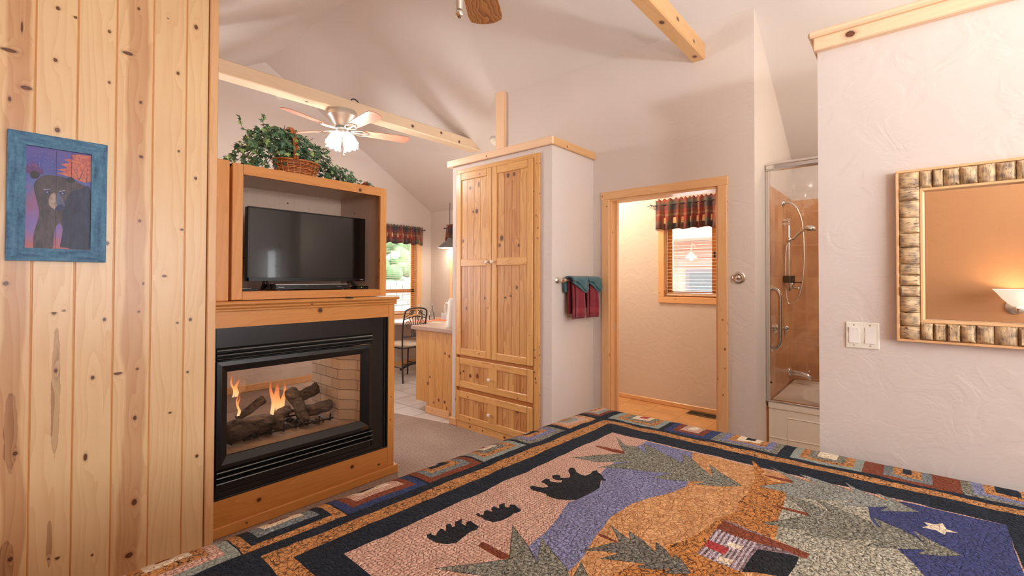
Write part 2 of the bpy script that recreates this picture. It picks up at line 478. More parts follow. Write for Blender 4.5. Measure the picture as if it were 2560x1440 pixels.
def carpet():
    n = N('carpet_pile'); p = n.pos()
    a = n.noise(p, 190, 2, 0.7); b = n.noise(p, 60, 3, 0.6); c2 = n.noise(p, 2.2, 2)
    f = n.math('ADD', n.math('MULTIPLY', a, 0.6), n.math('ADD', n.math('MULTIPLY', b, 0.3), n.math('MULTIPLY', c2, 0.15)))
    c = n.ramp(f, [(0.38, s2l((120, 100, 88))), (0.52, s2l((164, 144, 132))), (0.66, s2l((196, 178, 166)))])
    n.bump(f, 0.8, 0.008)
    return n.base(c, 0.95, 0, 0.1)
M['carpet'] = carpet()
def tile_mat(name, cols, grout, size, off=(0, 0), axes='xy', rough=0.35, gw=0.012, rot=0.0, mott=4):
    n = N(name); p = n.pos(); s = n.sep(p)
    A = s['xyz'.index(axes[0])]; B = s['xyz'.index(axes[1])]
    if rot:
        ca, sa = math.cos(rot), math.sin(rot)
        A, B = (n.math('ADD', n.math('MULTIPLY', A, ca), n.math('MULTIPLY', B, sa)),
                n.math('SUBTRACT', n.math('MULTIPLY', B, ca), n.math('MULTIPLY', A, sa)))
    def line(q, sz, o):
        fr = n.math('FRACT', n.math('DIVIDE', n.math('SUBTRACT', q, o), sz))
        e = n.math('MINIMUM', fr, n.math('SUBTRACT', 1.0, fr))
        return n.math('LESS_THAN', n.math('MULTIPLY', e, sz), gw/2)
    ln = n.math('MAXIMUM', line(A, size[0], off[0]), line(B, size[1], off[1]))
    idv = n.comb(n.math('FLOOR', n.math('DIVIDE', n.math('SUBTRACT', A, off[0]), size[0])), n.math('FLOOR', n.math('DIVIDE', n.math('SUBTRACT', B, off[1]), size[1])))
    wnz = n.add('ShaderNodeTexWhiteNoise'); n.l.new(idv, wnz.inputs[0])
    m = n.noise(p, mott, 4, 0.6, 0.8)
    f = n.math('ADD', n.math('MULTIPLY', m, 0.8), n.math('MULTIPLY', wnz.outputs[0], 0.2))
    c = n.ramp(f, [(0.35, s2l(cols[0])), (0.65, s2l(cols[1]))])
    c = n.mix(ln, c, s2l(grout))
    n.bump(n.math('SUBTRACT', 1.0, ln), 0.3, 0.003)
    return n.base(c, rough, 0, 0.5)
M['shower_tile_side'] = tile_mat('shower_tile_side', ((184, 132, 92), (212, 164, 120)), (206, 162, 122), (0.305, 0.3025), (4.25, 0.477), 'xz')
M['shower_tile_back'] = tile_mat('shower_tile_back', ((178, 126, 86), (208, 160, 116)), (198, 152, 112), (0.305, 0.3025), (0.709, 0.477), 'yz')
M['bath_floor'] = tile_mat('bath_floor_tile', ((196, 146, 92), (216, 170, 116)), (186, 140, 96), (0.33, 0.33), (0.1, 0.1), 'xy', 0.4)
M['kitchen_tile'] = tile_mat('kitchen_floor_tile', ((196, 188, 184), (220, 214, 210)), (150, 140, 134), (0.33, 0.33), (0.05, 0.12), 'xy', 0.28, 0.010)
def brick_mat(name, bc, mortar, scale=1.0):
    n = N(name); p = n.pos(); s = n.sep(p)
    q = n.comb(n.math('ADD', s[0], s[1]), s[2])
    b = n.add('ShaderNodeTexBrick'); n.l.new(q, b.inputs['Vector'])
    b.inputs['Scale'].default_value = 1.0
    b.inputs['Brick Width'].default_value = 0.155*scale; b.inputs['Row Height'].default_value = 0.068*scale
    b.inputs['Mortar Size'].default_value = 0.0035*scale; b.inputs['Mortar Smooth'].default_value = 0.3
    b.inputs['Color1'].default_value = col4(bc[0]); b.inputs['Color2'].default_value = col4(bc[1]); b.inputs['Mortar'].default_value = col4(mortar)
    nz = n.noise(p, 60, 3)
    c = n.mix(n.math('MULTIPLY', nz, 0.25), b.outputs[0], s2l(bc[0]))
    n.bump(n.math('SUBTRACT', 1.0, b.outputs[1]), 0.5, 0.004)
    return n.base(c, 0.8)
M['firebrick'] = brick_mat('fire_brick', ((176, 140, 108), (196, 160, 126)), (116, 88, 66))
def log_mat():
    n = N('charred_log'); p = n.pos()
    a = n.noise(n.mul(p, (14, 30, 40)), 1.0, 5, 0.65, 1.0)
    c = n.ramp(a, [(0.32, s2l((34, 26, 22))), (0.5, s2l((78, 62, 50))), (0.68, s2l((120, 98, 78)))])
    n.bump(a, 0.9, 0.015); return n.base(c, 0.9)
M['log'] = log_mat()
def flame_mat():
    n = N('gas_flame'); g = n.uv('grain'); u, v, _ = n.sep(g)
    e = n.add('ShaderNodeEmission'); tr = n.add('ShaderNodeBsdfTransparent')
    lw = n.add('ShaderNodeLayerWeight'); lw.inputs[0].default_value = 0.35
    c = n.ramp(v, [(0.0, s2l((255, 200, 150))), (0.35, s2l((255, 178, 112))), (0.8, s2l((250, 130, 66))), (1.0, s2l((190, 80, 40)))])
    n.l.new(c, e.inputs[0]); e.inputs[1].default_value = 1.6
    nz = n.noise(n.mul(g, (3, 1.2, 1)), 3.0, 2, 0.5)
    edge = n.math('SUBTRACT', 1.0, lw.outputs['Facing'])
    a = n.math('MULTIPLY', n.math('POWER', edge, 1.1), n.math('SUBTRACT', 1.15, v), clamp=True)
    a = n.math('MULTIPLY', a, n.math('ADD', 0.45, nz), clamp=True)
    mx = n.add('ShaderNodeMixShader'); n.l.new(a, mx.inputs[0]); n.l.new(tr.outputs[0], mx.inputs[1]); n.l.new(e.outputs[0], mx.inputs[2])
    n.l.new(mx.outputs[0], n.out.inputs[0]); return n.m
M['flame'] = flame_mat()
def ember():
    n = N('ember_bed'); p = n.pos(); a = n.noise(p, 55, 3, 0.6)
    c = n.ramp(a, [(0.4, s2l((30, 24, 24))), (0.7, s2l((90, 76, 74)))])
    n.b.inputs['Emission Color'].default_value = col4((255, 110, 60))
    e = n.ramp(a, [(0.66, (0, 0, 0)), (0.74, (1, 1, 1))]); n.l.new(n.sep(e)[0], n.b.inputs['Emission Strength'])
    n.bump(a, 0.8, 0.01); return n.base(c, 0.9)
M['ember'] = ember()
def ivy_mat():
    n = N('ivy_leaf')
    ri = n.add('ShaderNodeNewGeometry').outputs['Random Per Island']
    c = n.ramp(ri, [(0.0, s2l((34, 62, 46))), (0.3, s2l((50, 88, 58))), (0.6, s2l((70, 108, 78))), (0.82, s2l((98, 134, 100))), (0.93, s2l((140, 172, 96))), (1.0, s2l((176, 200, 130)))])
    g = n.uv('grain'); u, v, _ = n.sep(g)
    vein = n.math('LESS_THAN', n.math('ABSOLUTE', u), 0.035)
    c = n.mix(n.math('MULTIPLY', vein, 0.35), c, s2l((170, 190, 140)))
    return n.base(c, 0.5, 0, 0.35)
M['ivy'] = ivy_mat()
M['vine'] = plain('vine_stem', (96, 74, 58), 0.7)
def wicker():
    n = N('wicker'); p = n.obj()
    ri = n.add('ShaderNodeNewGeometry').outputs['Random Per Island']
    f = n.math('ADD', n.math('MULTIPLY', n.noise(p, 40, 3), 0.5), n.math('MULTIPLY', ri, 0.5))
    c = n.ramp(f, [(0.25, s2l((128, 62, 28))), (0.5, s2l((188, 106, 52))), (0.75, s2l((222, 150, 88)))])
    return n.base(c, 0.35)
M['wicker'] = wicker()
M['terracotta'] = plain('reddish_brown_glaze', (150, 62, 44), 0.3)
def terry(name, c):
    n = N(name); p = n.obj()
    a = n.noise(p, 260, 2, 0.7); b = n.noise(p, 30, 2)
    f = n.math('ADD', n.math('MULTIPLY', a, 0.6), n.math('MULTIPLY', b, 0.4))
    cc = n.ramp(f, [(0.35, s2l(tuple(x*0.75 for x in c))), (0.65, s2l(c))])
    n.bump(a, 0.5, 0.003); n.b.inputs['Sheen Weight'].default_value = 0.3
    return n.base(cc, 0.9, 0, 0.1)
M['maroon'] = terry('maroon_terry', (140, 36, 54)); M['teal'] = terry('teal_terry', (72, 118, 128))
M['maroon_band'] = terry('maroon_terry_band', (158, 50, 66))
def plaid():
    n = N('plaid_cotton'); g = n.uv('grain'); u, v, _ = n.sep(g)
    def bands(q, size):
        fr = n.math('FRACT', n.math('DIVIDE', q, size))
        return n.ramp(fr, [(0.0, s2l((24, 30, 58))), (0.27, s2l((24, 30, 58))), (0.28, s2l((74, 84, 74))), (0.42, s2l((74, 84, 74))), (0.43, s2l((134, 30, 40))), (0.70, s2l((134, 30, 40))), (0.71, s2l((150, 122, 92))), (0.80, s2l((150, 122, 92))), (0.81, s2l((118, 42, 40))), (1.0, s2l((118, 42, 40)))], 'CONSTANT')
    c = n.mix(0.5, bands(u, 0.26), bands(v, 0.22))
    w = n.noise(g, 500, 2, 0.7)
    c = n.mix(n.math('MULTIPLY', w, 0.2), c, s2l((200, 180, 150)))
    return n.base(c, 0.9, 0, 0.1)
M['plaid'] = plaid()
def screen():
    n = N('tv_screen'); n.b.inputs['Coat Weight'].default_value = 0.3
    return n.base(s2l((17, 14, 12)), 0.13, 0, 0.5)
M['screen'] = screen()
M['blind'] = plain('blind_slat', (196, 150, 104), 0.45)
M['blind_wood'] = plain('wood_blind_slat', (226, 200, 168), 0.4)
M['laminate'] = plain('worktop_laminate', (178, 148, 130), 0.35, var=0.12, scale=220)
M['orange_mat'] = plain('orange_placemat', (232, 128, 72), 0.7)
M['table_top'] = plain('table_top', (206, 186, 172), 0.3)
M['cushion'] = plain('cream_cushion', (222, 206, 186), 0.85)
M['bluecard'] = plain('pale_blue_card', (206, 212, 224), 0.5)
M['napkin'] = plain('white_napkin', (238, 230, 222), 0.8)
M['vent'] = plain('bronze_vent', (96, 76, 56), 0.5, 0.2)
M['vent_dark'] = plain('vent_shadow_gap', (22, 18, 14), 0.8)
M['green_led'] = emit('green_light', (90, 230, 90), 2.0)
M['silver_line'] = plain('silver_strip', (170, 160, 150), 0.3, 0.6)
M['logo'] = plain('white_lettering', (200, 196, 190), 0.4)
M['soot'] = plain('firebox_metal', (40, 34, 30), 0.7)

# ------------------------------------------------------------------ room shell
RX, RZ, SL = 2.265, 4.064, 0.603       # ridge, slope
def roof_z(x): return RZ - SL*abs(x-RX)
XW0, XE, YN, YS = -0.30, 4.90, 6.05, -2.40

def fl(w, poly, z=0.0, mat=0, t=0.05):
    prism(w, poly, z-t, z, 'z', mat)
w = W(); fl(w, [(XW0-.15, YS-.15), (3.54, YS-.15), (3.54, 0.9), (3.54, 3.2), (2.905, 3.29), (2.70, 4.30), (2.35, 6.2), (XW0-.15, 6.2)])
struct('floor', w, M['carpet'], recalc=True)
w = W(); fl(w, [(2.905, 3.29), (3.54, 3.2), (5.05, 3.2), (5.05, 6.2), (2.35, 6.2), (2.70, 4.30)])
struct('floor', w, M['kitchen_tile'], recalc=True)
w = W(); fl(w, [(3.54, YS-.15), (5.05, YS-.15), (5.05, 3.2), (3.54, 3.2)])
struct('floor', w, M['bath_floor'], recalc=True)

w = W()
T = 0.12
xl, xr = XW0-.3, XE+.3
prism(w, [(xl, roof_z(xl)), (RX, RZ), (xr, roof_z(xr)), (xr, roof_z(xr)+T), (RX, RZ+T), (xl, roof_z(xl)+T)], YS-.2, YN+.25, 'y')
struct('ceiling', w, M['ceil'], recalc=True)

def wallbox(name, mat, parts):
    w = W()
    for p in parts: box(w, *p)
    return struct(name, w, mat)
# left (headboard) wall, rear wall with window, dining gable wall with windows, long right wall with windows
M['tan_wall'] = wallpaint('tan_wall_paint', (198, 144, 98), 0.25)
wallbox('wall_left', M['tan_wall'], [(XW0-.15, XW0, YS-.15, YN+.15, 0, 2.62)])
wallbox('wall_rear', M['wall'], [(XW0, 0.05, YS-.15, YS, 0, 4.1), (1.95, XE, YS-.15, YS, 0, 4.1), (0.05, 1.95, YS-.15, YS, 0, 0.9), (0.05, 1.95, YS-.15, YS, 2.2, 4.1)])
w = W()
def gab(w, x0, x1, z0, z1=None):
    xs = [x0] + ([RX] if x0 < RX < x1 else []) + [x1]
    top = [(x, (roof_z(x)+.05) if z1 is None else z1) for x in xs]
    prism(w, [(x0, z0), (x1, z0)] + top[::-1], YN, YN+.15, 'y')
gab(w, XW0, 0.20, 0); gab(w, 0.20, 1.60, 0, 0.85); gab(w, 0.20, 1.60, 2.15); gab(w, 1.60, 3.75, 0); gab(w, 3.75, 4.61, 0, 0.80); gab(w, 3.75, 4.61, 2.02); gab(w, 4.61, XE+.15, 0)
struct('wall_far', w, M['wall'], recalc=True)
wallbox('wall_right', M['wall'], [(XE, XE+.15, YS-.15, 1.25, 0, 2.55), (XE, XE+.15, 1.25, 2.035, 0, 1.18), (XE, XE+.15, 1.25, 2.035, 1.98, 2.55),
    (XE, XE+.15, 2.035, 4.75, 0, 2.55), (XE, XE+.15, 4.75, 5.50, 0, 1.0), (XE, XE+.15, 4.75, 5.50, 1.98, 2.55), (XE, XE+.15, 5.50, YN+.15, 0, 2.55)])
# partition with the bathroom doorway
wallbox('wall_bathroom', M['wall'], [(3.54, 3.66, 0.82, 1.059, 0, 3.33), (3.54, 3.66, 1.957, 3.16, 0, 3.33), (3.54, 3.66, 1.059, 1.957, 2.06, 3.33)])
# wall between toilet room and tub alcove
w = W(); prism(w, [(3.66, 0), (XE, 0), (XE, roof_z(XE)+.03), (3.66, roof_z(3.66)+.03)], 0.82, 0.94, 'y'); struct('wall_shower', w, M['wall'], recalc=True)
w = W(); prism(w, [(3.66, 0), (XE, 0), (XE, roof_z(XE)+.03), (3.66, roof_z(3.66)+.03)], 3.16, 3.27, 'y'); struct('wall_kitchen', w, M['wall'], recalc=True)
w = W(); prism(w, [(3.0, 0), (XE, 0), (XE, roof_z(XE)+.03), (3.0, roof_z(3.0)+.03)], -0.86, -0.74, 'y'); struct('wall_alcove', w, M['wall'], recalc=True)
# low partition that carries the mirror
wallbox('wall_mirror', M['wall'], [(2.43, 2.55, YS, 0.306, 0, 2.383)])
# closet enclosure
wallbox('wall_closet', M['wall'], [(2.92, 3.54, 2.12, 2.235, 0, 2.43), (2.92, 3.54, 3.222, 3.282, 0, 2.43), (2.92, 3.54, 2.235, 3.222, 2.388, 2.43), (3.50, 3.54, 2.235, 3.222, 0, 2.388)])

# caps and trims
w = W()
wbox(w, 2.885, 2.91, 2.095, 3.33, 2.428, 2.49, 'y', 0, .004, 1.4, tone=-.4)
wbox(w, 2.91, 3.545, 2.095, 2.12, 2.428, 2.49, 'x', 1, .004, 2.5, tone=.1)
wbox(w, 2.91, 3.54, 2.12, 3.33, 2.432, 2.488, 'y', 0, .002, 0)
struct('trim_1', w, [M['pale_trim'], M['beam_orange']])
w = W()
wbox(w, 2.375, 2.60, YS, 0.335, 2.437, 2.465, 'y', 0, .008, 0.5, tone=-.5)
wbox(w, 2.395, 2.585, YS, 0.318, 2.383, 2.44, 'y', 0, .004, 0, tone=-.5)
kn = [(2.41, -0.0, .012, .013)]
wood_quad(w, lambda u, v: (2.3945, v, u), 2.387, 2.434, -1.5, 0.312, (3, 7), 0, [(2.413, 0.185, .013, .017), (2.41, -0.9, .008, .01)], tone=-.5)
struct('trim_2', w, M['pale_trim'])
w = W(); wbox(w, 3.50, 3.675, 3.155, 3.275, 0, 3.335, 'z', 0, .004, 1.2, tone=-.2); struct('trim_3', w, M['pale_trim'])
# door casing of the bathroom doorway
w = W()
wbox(w, 3.520, 3.541, 1.957-.004, 2.024, 0, 2.06, 'z', 0, .003, .7, tone=-.1)
wbox(w, 3.520, 3.541, 0.999, 1.063, 0, 2.06, 'z', 0, .003, 1.8, tone=.0)
wbox(w, 3.518, 3.541, 0.994, 2.030, 2.058, 2.125, 'y', 0, .003, 1.6, tone=0)
wbox(w, 3.535, 3.675, 1.940, 1.958, 0, 2.06, 'z', 0, .002, .3); wbox(w, 3.535, 3.675, 1.058, 1.076, 0, 2.06, 'z', 0, .002, .3)
wbox(w, 3.535, 3.675, 1.076, 1.940, 2.042, 2.06, 'y', 0, .002, 0)
wbox(w, 3.60, 3.625, 1.915, 1.942, 0, 2.045, 'z', 0, .003, 0, tone=.2); wbox(w, 3.60, 3.625, 1.074, 1.10, 0, 2.045, 'z', 0, .003, 0, tone=.2)
struct('door_1', w, M['pine_trim'])
w = W(); box(w, 3.585, 3.60, 1.934, 1.9405, 0.93, 0.99, 0, .002); o = mk('strike_plate', w, M['nickel'], parent=bpy.data.objects['door_1'])

# baseboards
def baseb(name, parts, mat='pine_trim'):
    w = W()
    for p in parts: wbox(w, *p[:6], p[6], 0, .006, .3)
    return struct(name, w, M[mat])
baseb('baseboard_bathroom', [(4.882, 4.90, 0.94, 3.16, 0, .05, 'y')])
baseb('baseboard_far', [(-.3, 4.9, 6.03, 6.05, 0, .085, 'x')])
baseb('baseboard_dining', [(4.88, 4.90, 3.95, 6.03, 0, .085, 'y')])
baseb('baseboard_closet', [(2.895, 2.92, 3.20, 3.30, 0, .07, 'y'), (2.92, 3.50, 2.098, 2.12, 0, .07, 'x'), (2.898, 2.92, 2.10, 2.235, 0, .07, 'y')])
baseb('baseboard_mirror', [(2.41, 2.43, YS, 0.306, 0, .07, 'y')])
baseb('baseboard_left', [(-.3, 0.787, 2.583, 2.605, 0, .055, 'x')])

# ------------------------------------------------------------------ knotty pine wall
KN = [(0.185,2.465,0.0058,0.0079),(0.18,2.252,0.0058,0.0079),(0.189,1.97,0.0072,0.0094),(0.344,2.436,0.005,0.0065),(0.346,2.215,0.0043,0.0058),(0.238,2.451,0.0065,0.005),(0.454,2.16,0.005,0.0065),(0.407,2.365,0.018,0.0072),(0.053,2.244,0.0209,0.0065),(0.1,2.113,0.0151,0.0072),(0.661,2.588,0.0072,0.0101),(0.591,2.339,0.0058,0.0079),(0.456,1.626,0.005,0.0065),(0.458,1.915,0.0065,0.0065),(0.598,1.97,0.0043,0.005),(0.667,1.853,0.0058,0.0072),(0.615,1.6,0.0065,0.005),(0.347,1.519,0.0058,0.0072),(0.056,1.347,0.0072,0.0079),(0.549,1.379,0.0079,0.005),(0.472,1.345,0.0036,0.0058),(0.086,2.348,0.0029,0.0202),(0.188,1.23,0.0072,0.0094),(0.217,1.233,0.005,0.0058),(0.342,1.191,0.005,0.0072),(0.196,0.994,0.0043,0.0072),(0.307,0.948,0.0058,0.0079),(0.389,0.955,0.0137,0.0079),(0.455,0.962,0.005,0.0065),(0.457,1.219,0.0043,0.005),(0.449,0.747,0.0058,0.0094),(0.288,0.62,0.0058,0.0137),(0.088,0.691,0.0065,0.0072),(0.08,0.291,0.0065,0.0079),(0.209,0.239,0.0065,0.0079),(0.184,0.244,0.0036,0.0036),(0.314,0.202,0.0036,0.005),(0.451,0.374,0.0086,0.013),(0.435,0.147,0.013,0.0101),(0.577,0.742,0.0058,0.0043),(0.601,1.159,0.005,0.0043),(0.653,1.171,0.0058,0.0072),(0.644,0.921,0.005,0.005),(0.686,0.51,0.0058,0.0072),(0.442,2.58,0.0043,0.0058),(0.55,2.583,0.0029,0.0029),(0.057,2.056,0.0043,0.0094)]
STREAKS = [(0.196, 0.90, .0135, .285), (0.075, 0.77, .019, .15), (0.196, 0.655, .02, .03), (0.185, 0.30, .008, .10), (0.07, 0.27, .02, .10)]
w = W()
edges = [-.3, -.26, -.131, -.004, .124, .2465, .3695, .4985, .6255, .7175]
rng = random.Random(3)
hearts = {3: (0.078, 0.035), 7: (0.435, 0.043)}
tones = {1: .1, 2: 0, 3: .05, 4: -.35, 5: -.30, 6: .0, 7: -.1, 8: -.2, 9: .0}
ZT = 2.80
for i in range(len(edges)-1):
    a, b = edges[i], edges[i+1]
    kn = [k for k in KN if a+.001 < k[0] < b]
    st = [s for s in STREAKS if a < s[0] < b]
    ht = {3: (0.080, 0.034), 6: (0.437, 0.040)}.get(i)
    off = (rng.uniform(0, 30), rng.uniform(0, 30))
    c = .0042
    top = lambda x: min(roof_z(x)+.02, 2.99)
    zt = top(a)
    wood_quad(w, lambda u, v: (u, 2.610, v), a+c, b-c, 0.0, zt, off, 0, kn, ht, [-.3, .1, 0, .05, -.35, -.3, 0, -.1, -.2][i], st)
    for e, s in ((a, 1), (b, -1)):
        uv = [(e+off[0], off[1]), (e+.01+off[0], off[1]), (e+.01+off[0], off[1]+zt), (e+off[0], off[1]+zt)]
        w.face([(e+s*c, 2.610, 0), (e+s*.0012, 2.6135, 0), (e+s*.0012, 2.6135, zt), (e+s*c, 2.610, zt)], 2, uv, None, [(9, -.2)]*4)
w2 = w
wbox(w2, -.3, .7165, 2.6135, 3.42, 0, 2.8, 'z', 1, 0, 0, tone=.8, faces='yZY')
wbox(w2, .7185, .757, 2.600, 2.66, 0, 2.97, 'z', 2, .004, 0, tone=.3)
wbox(w2, .7165, .757, 2.66, 3.42, 0, 2.97, 'z', 2, .0, 0, tone=.1)
struct('wall_pine', w2, [M['pine'], M['honey'], M['pine_trim']])

# ------------------------------------------------------------------ beams
def beam(label, y0, y1, z0, z1, x0, x1, mats, knots_front, knots_bot):
    w = W(); off = (RNG.uniform(0, 20), RNG.uniform(0, 20)); c = .008
    wood_quad(w, lambda u, v: (v, y0, u), z0+c, z1-c, x0, x1, off, 0, knots_front, None, 0)
    wood_quad(w, lambda u, v: (v, u, z0), y1-c, y0+c, x0, x1, (off[0]+2, off[1]), 0, knots_bot, None, -.1)
    wood_quad(w, lambda u, v: (v, y1, u), z1-c, z0+c, x0, x1, (off[0]+4, off[1]), 0, (), None, 0)
    wood_quad(w, lambda u, v: (v, u, z1), y0+c, y1-c, x0, x1, (off[0]+6, off[1]), 0, (), None, 0)
    for (a, b, d, e) in ((y0, z0+c, y0+c, z0), (y1-c, z0, y1, z0+c), (y1, z1-c, y1-c, z1), (y0+c, z1, y0, z1-c)):
        w.face([(x0, a, b), (x1, a, b), (x1, d, e), (x0, d, e)], 0, [(off[0], off[1]+x0), (off[0], off[1]+x1), (off[0]+.01, off[1]+x1), (off[0]+.01, off[1]+x0)])
    for x in (x0, x1):
        w.face([(x, y0, z0+c), (x, y0+c, z0), (x, y1-c, z0), (x, y1, z0+c), (x, y1, z1-c), (x, y1-c, z1), (x, y0+c, z1), (x, y0, z1-c)])
    return struct('trim_4', w, mats, recalc=True)
beam('', 4.05, 4.20, 2.972, 3.088, .55, 4.06, M['beam'], [(3.02, 3.02, .014, .016), (3.045, 3.42, .012, .014), (3.005, 3.70, .013, .014)], [(4.12, 1.9, .01, .012)])
beam('', 1.153, 1.25, 3.03, 3.155, .60, 3.545, M['beam_orange'], [(3.10, 3.0, .011, .02), (3.07, 3.3, .010, .016)], [(1.20, 2.85, .014, .022), (1.20, 3.45, .013, .02)])
# ------------------------------------------------------------------ fireplace
fp = thing('fireplace', 'see-through gas fireplace with black metal front in a honey pine surround', 'fireplace', (1.33, 3.1, 0))
w = W()
wbox(w, .757, .800, 2.77, 3.42, .0, 1.19, 'z', 0, .002, 0)
wbox(w, 1.868, 1.92, 2.77, 2.80, .0, 1.19, 'z', 0, .003, 1.0, tone=.1)
wbox(w, 1.900, 1.92, 2.80, 3.42, .0, 1.19, 'z', 0, 0, 1.0)
wood_quad(w, lambda u, v: (v, 2.772, u), 1.103, 1.19, .80, 1.868, (5, 2), 0, [(1.172, 1.375, .014, .013)], None, .25)
wood_quad(w, lambda u, v: (v, 2.772, u), .0, .192, .80, 1.868, (8, 9), 0, [(.125, 1.03, .010, .012), (.135, 1.60, .010, .012), (.09, 1.80, .006, .009)], None, .35)
wbox(w, .80, 1.868, 2.774, 2.80, 1.103, 1.19, 'x', 0, 0, 0, faces='zZY'); wbox(w, .80, 1.868, 2.774, 2.80, .0, .192, 'x', 0, 0, 0, faces='zZY')
wbox(w, .757, 1.90, 3.40, 3.42, .0, .192, 'x', 0, 0, 0); wbox(w, .757, 1.90, 3.40, 3.42, 1.0, 1.19, 'x', 0, 0, 0)
wbox(w, .80, 1.90, 2.80, 3.40, 1.12, 1.16, 'x', 0, 0, 0)
mk('surround', w, M['honey'], fp)
w = W(); wbox(w, .757, 1.942, 2.748, 2.77, 0, .058, 'x', 0, .005, 1.0, tone=.1); wbox(w, 1.92, 1.942, 2.77, 3.42, 0, .058, 'y', 0, .004, .5)
mk('base_moulding', w, M['honey'], fp)
w = W()
wbox(w, .757, 1.937, 2.728, 3.42, 1.224, 1.245, 'x', 0, .007, .5, tone=.1)
wbox(w, .757, 1.925, 2.745, 3.42, 1.205, 1.224, 'x', 0, .006, .3, tone=.2)
wbox(w, .757, 1.93, 2.757, 2.80, 1.190, 1.205, 'x', 0, .004, 0, tone=.3)
mk('mantel_shelf', w, M['honey'], fp)
# insert: black face plate around the grille assembly
w = W()
Yb = 2.778
box(w, .800, .812, Yb, 2.80, .192, 1.103, 0, .001); box(w, 1.745, 1.868, Yb, 2.80, .192, 1.103, 0, .001)
box(w, .812, 1.745, Yb, 2.80, .997, 1.103, 0, .001); box(w, .812, 1.745, Yb, 2.80, .192, .232, 0, .001)
box(w, 1.835, 1.845, Yb-.008, Yb, .200, 1.10, 0, .002); box(w, 1.855, 1.866, Yb-.012, Yb, .192, 1.103, 0, .002)
box(w, .800, 1.868, Yb-.010, Yb, .192, .202, 0, .002)
mk('face_plate', w, M['black_steel'], fp)
def slat(w, z0, z1, d, x0=.815, x1=1.743):
    pts = [(Yb+.014, z0), (Yb+.012-d*.8, z0+.003), (Yb+.010-d, z0+(z1-z0)*.45), (Yb+.012-d, z1-.007), (Yb+.014-d*.5, z1), (Yb+.014, z1-.001)]
    prism(w, pts, x0, x1, 'x')
for z0, z1 in ((.970, .993), (.948, .968), (.929, .946)):
    w = W(); slat(w, z0, z1, .020); mk('upper_louver', w, M['louver_black'], fp, recalc=True, sharp=20)
for z0, z1 in ((.329, .350), (.300, .321), (.270, .291)):
    w = W(); slat(w, z0, z1, .032); mk('lower_louver', w, M['louver_black'], fp, recalc=True, sharp=20)
w = W(); box(w, .815, 1.743, Yb+.004, 2.80, .232, .268, 0, .002); mk('lower_panel', w, M['black_steel'], fp)
for za, zb_ in ((.925, .997), (.232, .352)):
    w = W(); box(w, .812, 1.745, 2.796, 2.80, za, zb_); mk('grille_backing', w, M['vent_dark'], fp)
# mitred door frame
w = W()
O = [(.812, .356), (1.737, .356), (1.737, .925), (.812, .925)]; I = [(.868, .415), (1.667, .415), (1.667, .865), (.868, .865)]; Mi = [(.835, .378), (1.712, .378), (1.712, .903), (.835, .903)]
for i in range(4):
    j = (i+1) % 4
    for A, ya, B, yb in ((O, Yb+.002, O, Yb-.018), (O, Yb-.018, Mi, Yb-.022), (Mi, Yb-.022, I, Yb+.006), (I, Yb+.006, I, Yb+.02)):
        w.face([(A[i][0], ya, A[i][1]), (A[j][0], ya, A[j][1]), (B[j][0], yb, B[j][1]), (B[i][0], yb, B[i][1])])
mk('door_frame', w, M['black_steel'], fp, recalc=True, sharp=15)
w = W()
for zc in (.382, .374, .366): box(w, 1.655, 1.705, Yb-.0245, Yb-.0225, zc, zc+.0035)
mk('name_badge', w, metal('bronze_badge', (150, 112, 70), .4), fp)
w = W(); box(w, .868, 1.667, Yb+.008, Yb+.011, .415, .865); mk('front_glass', w, M['fire_glass'], fp)
w = W(); box(w, .868, 1.64, 3.395, 3.398, .415, .865); mk('back_glass', w, M['fire_glass'], fp)
# firebox liner
w = W()
prism(w, [(1.667, 2.80), (1.70, 2.80), (1.72, 3.40), (1.642, 3.40), (1.60, 3.34), (1.60, 2.95), (1.667, 2.86)], .40, .90, 'z')
prism(w, [(.868, 2.80), (.868, 2.86), (.90, 2.95), (.90, 3.34), (.868, 3.40), (.83, 3.40), (.83, 2.80)], .40, .90, 'z')
box(w, .83, 1.70, 2.795, 3.40, .385, .405)
mk('brick_liner', w, M['firebrick'], fp, recalc=True)
w = W(); box(w, .83, 1.70, 2.80, 3.40, .868, .90)
box(w, 1.640, 1.665, 3.375, 3.40, .40, .87); box(w, .84, .868, 3.375, 3.40, .40, .87); box(w, .84, 1.66, 3.375, 3.40, .405, .42)
mk('firebox_frame', w, M['soot'], fp)
w = W()
for i in range(9):
    x = .93+i*.075
    tube(w, [(x, 2.93, .47), (x, 2.935, .425), (x, 3.22, .425), (x, 3.23, .46)], .0055, 6)
tube(w, [(.90, 2.95, .43), (1.56, 2.95, .43)], .006, 6); tube(w, [(.90, 3.2, .43), (1.56, 3.2, .43)], .006, 6)
for x in (.95, 1.5):
    for y in (2.97, 3.18): cyl(w, (x, y, .405), (x, y, .43), .006, seg=6)
mk('grate', w, M['black_steel'], fp)
w = W(); 
for i in range(46):
    r = RNG.uniform(.010, .022); ball(w, (RNG.uniform(.95, 1.5), RNG.uniform(2.98, 3.16), .412+r*.4), r, 6, 0, 1, 1, .7)
mk('ember_bed', w, M['ember'], fp)['kind'] = 'stuff'
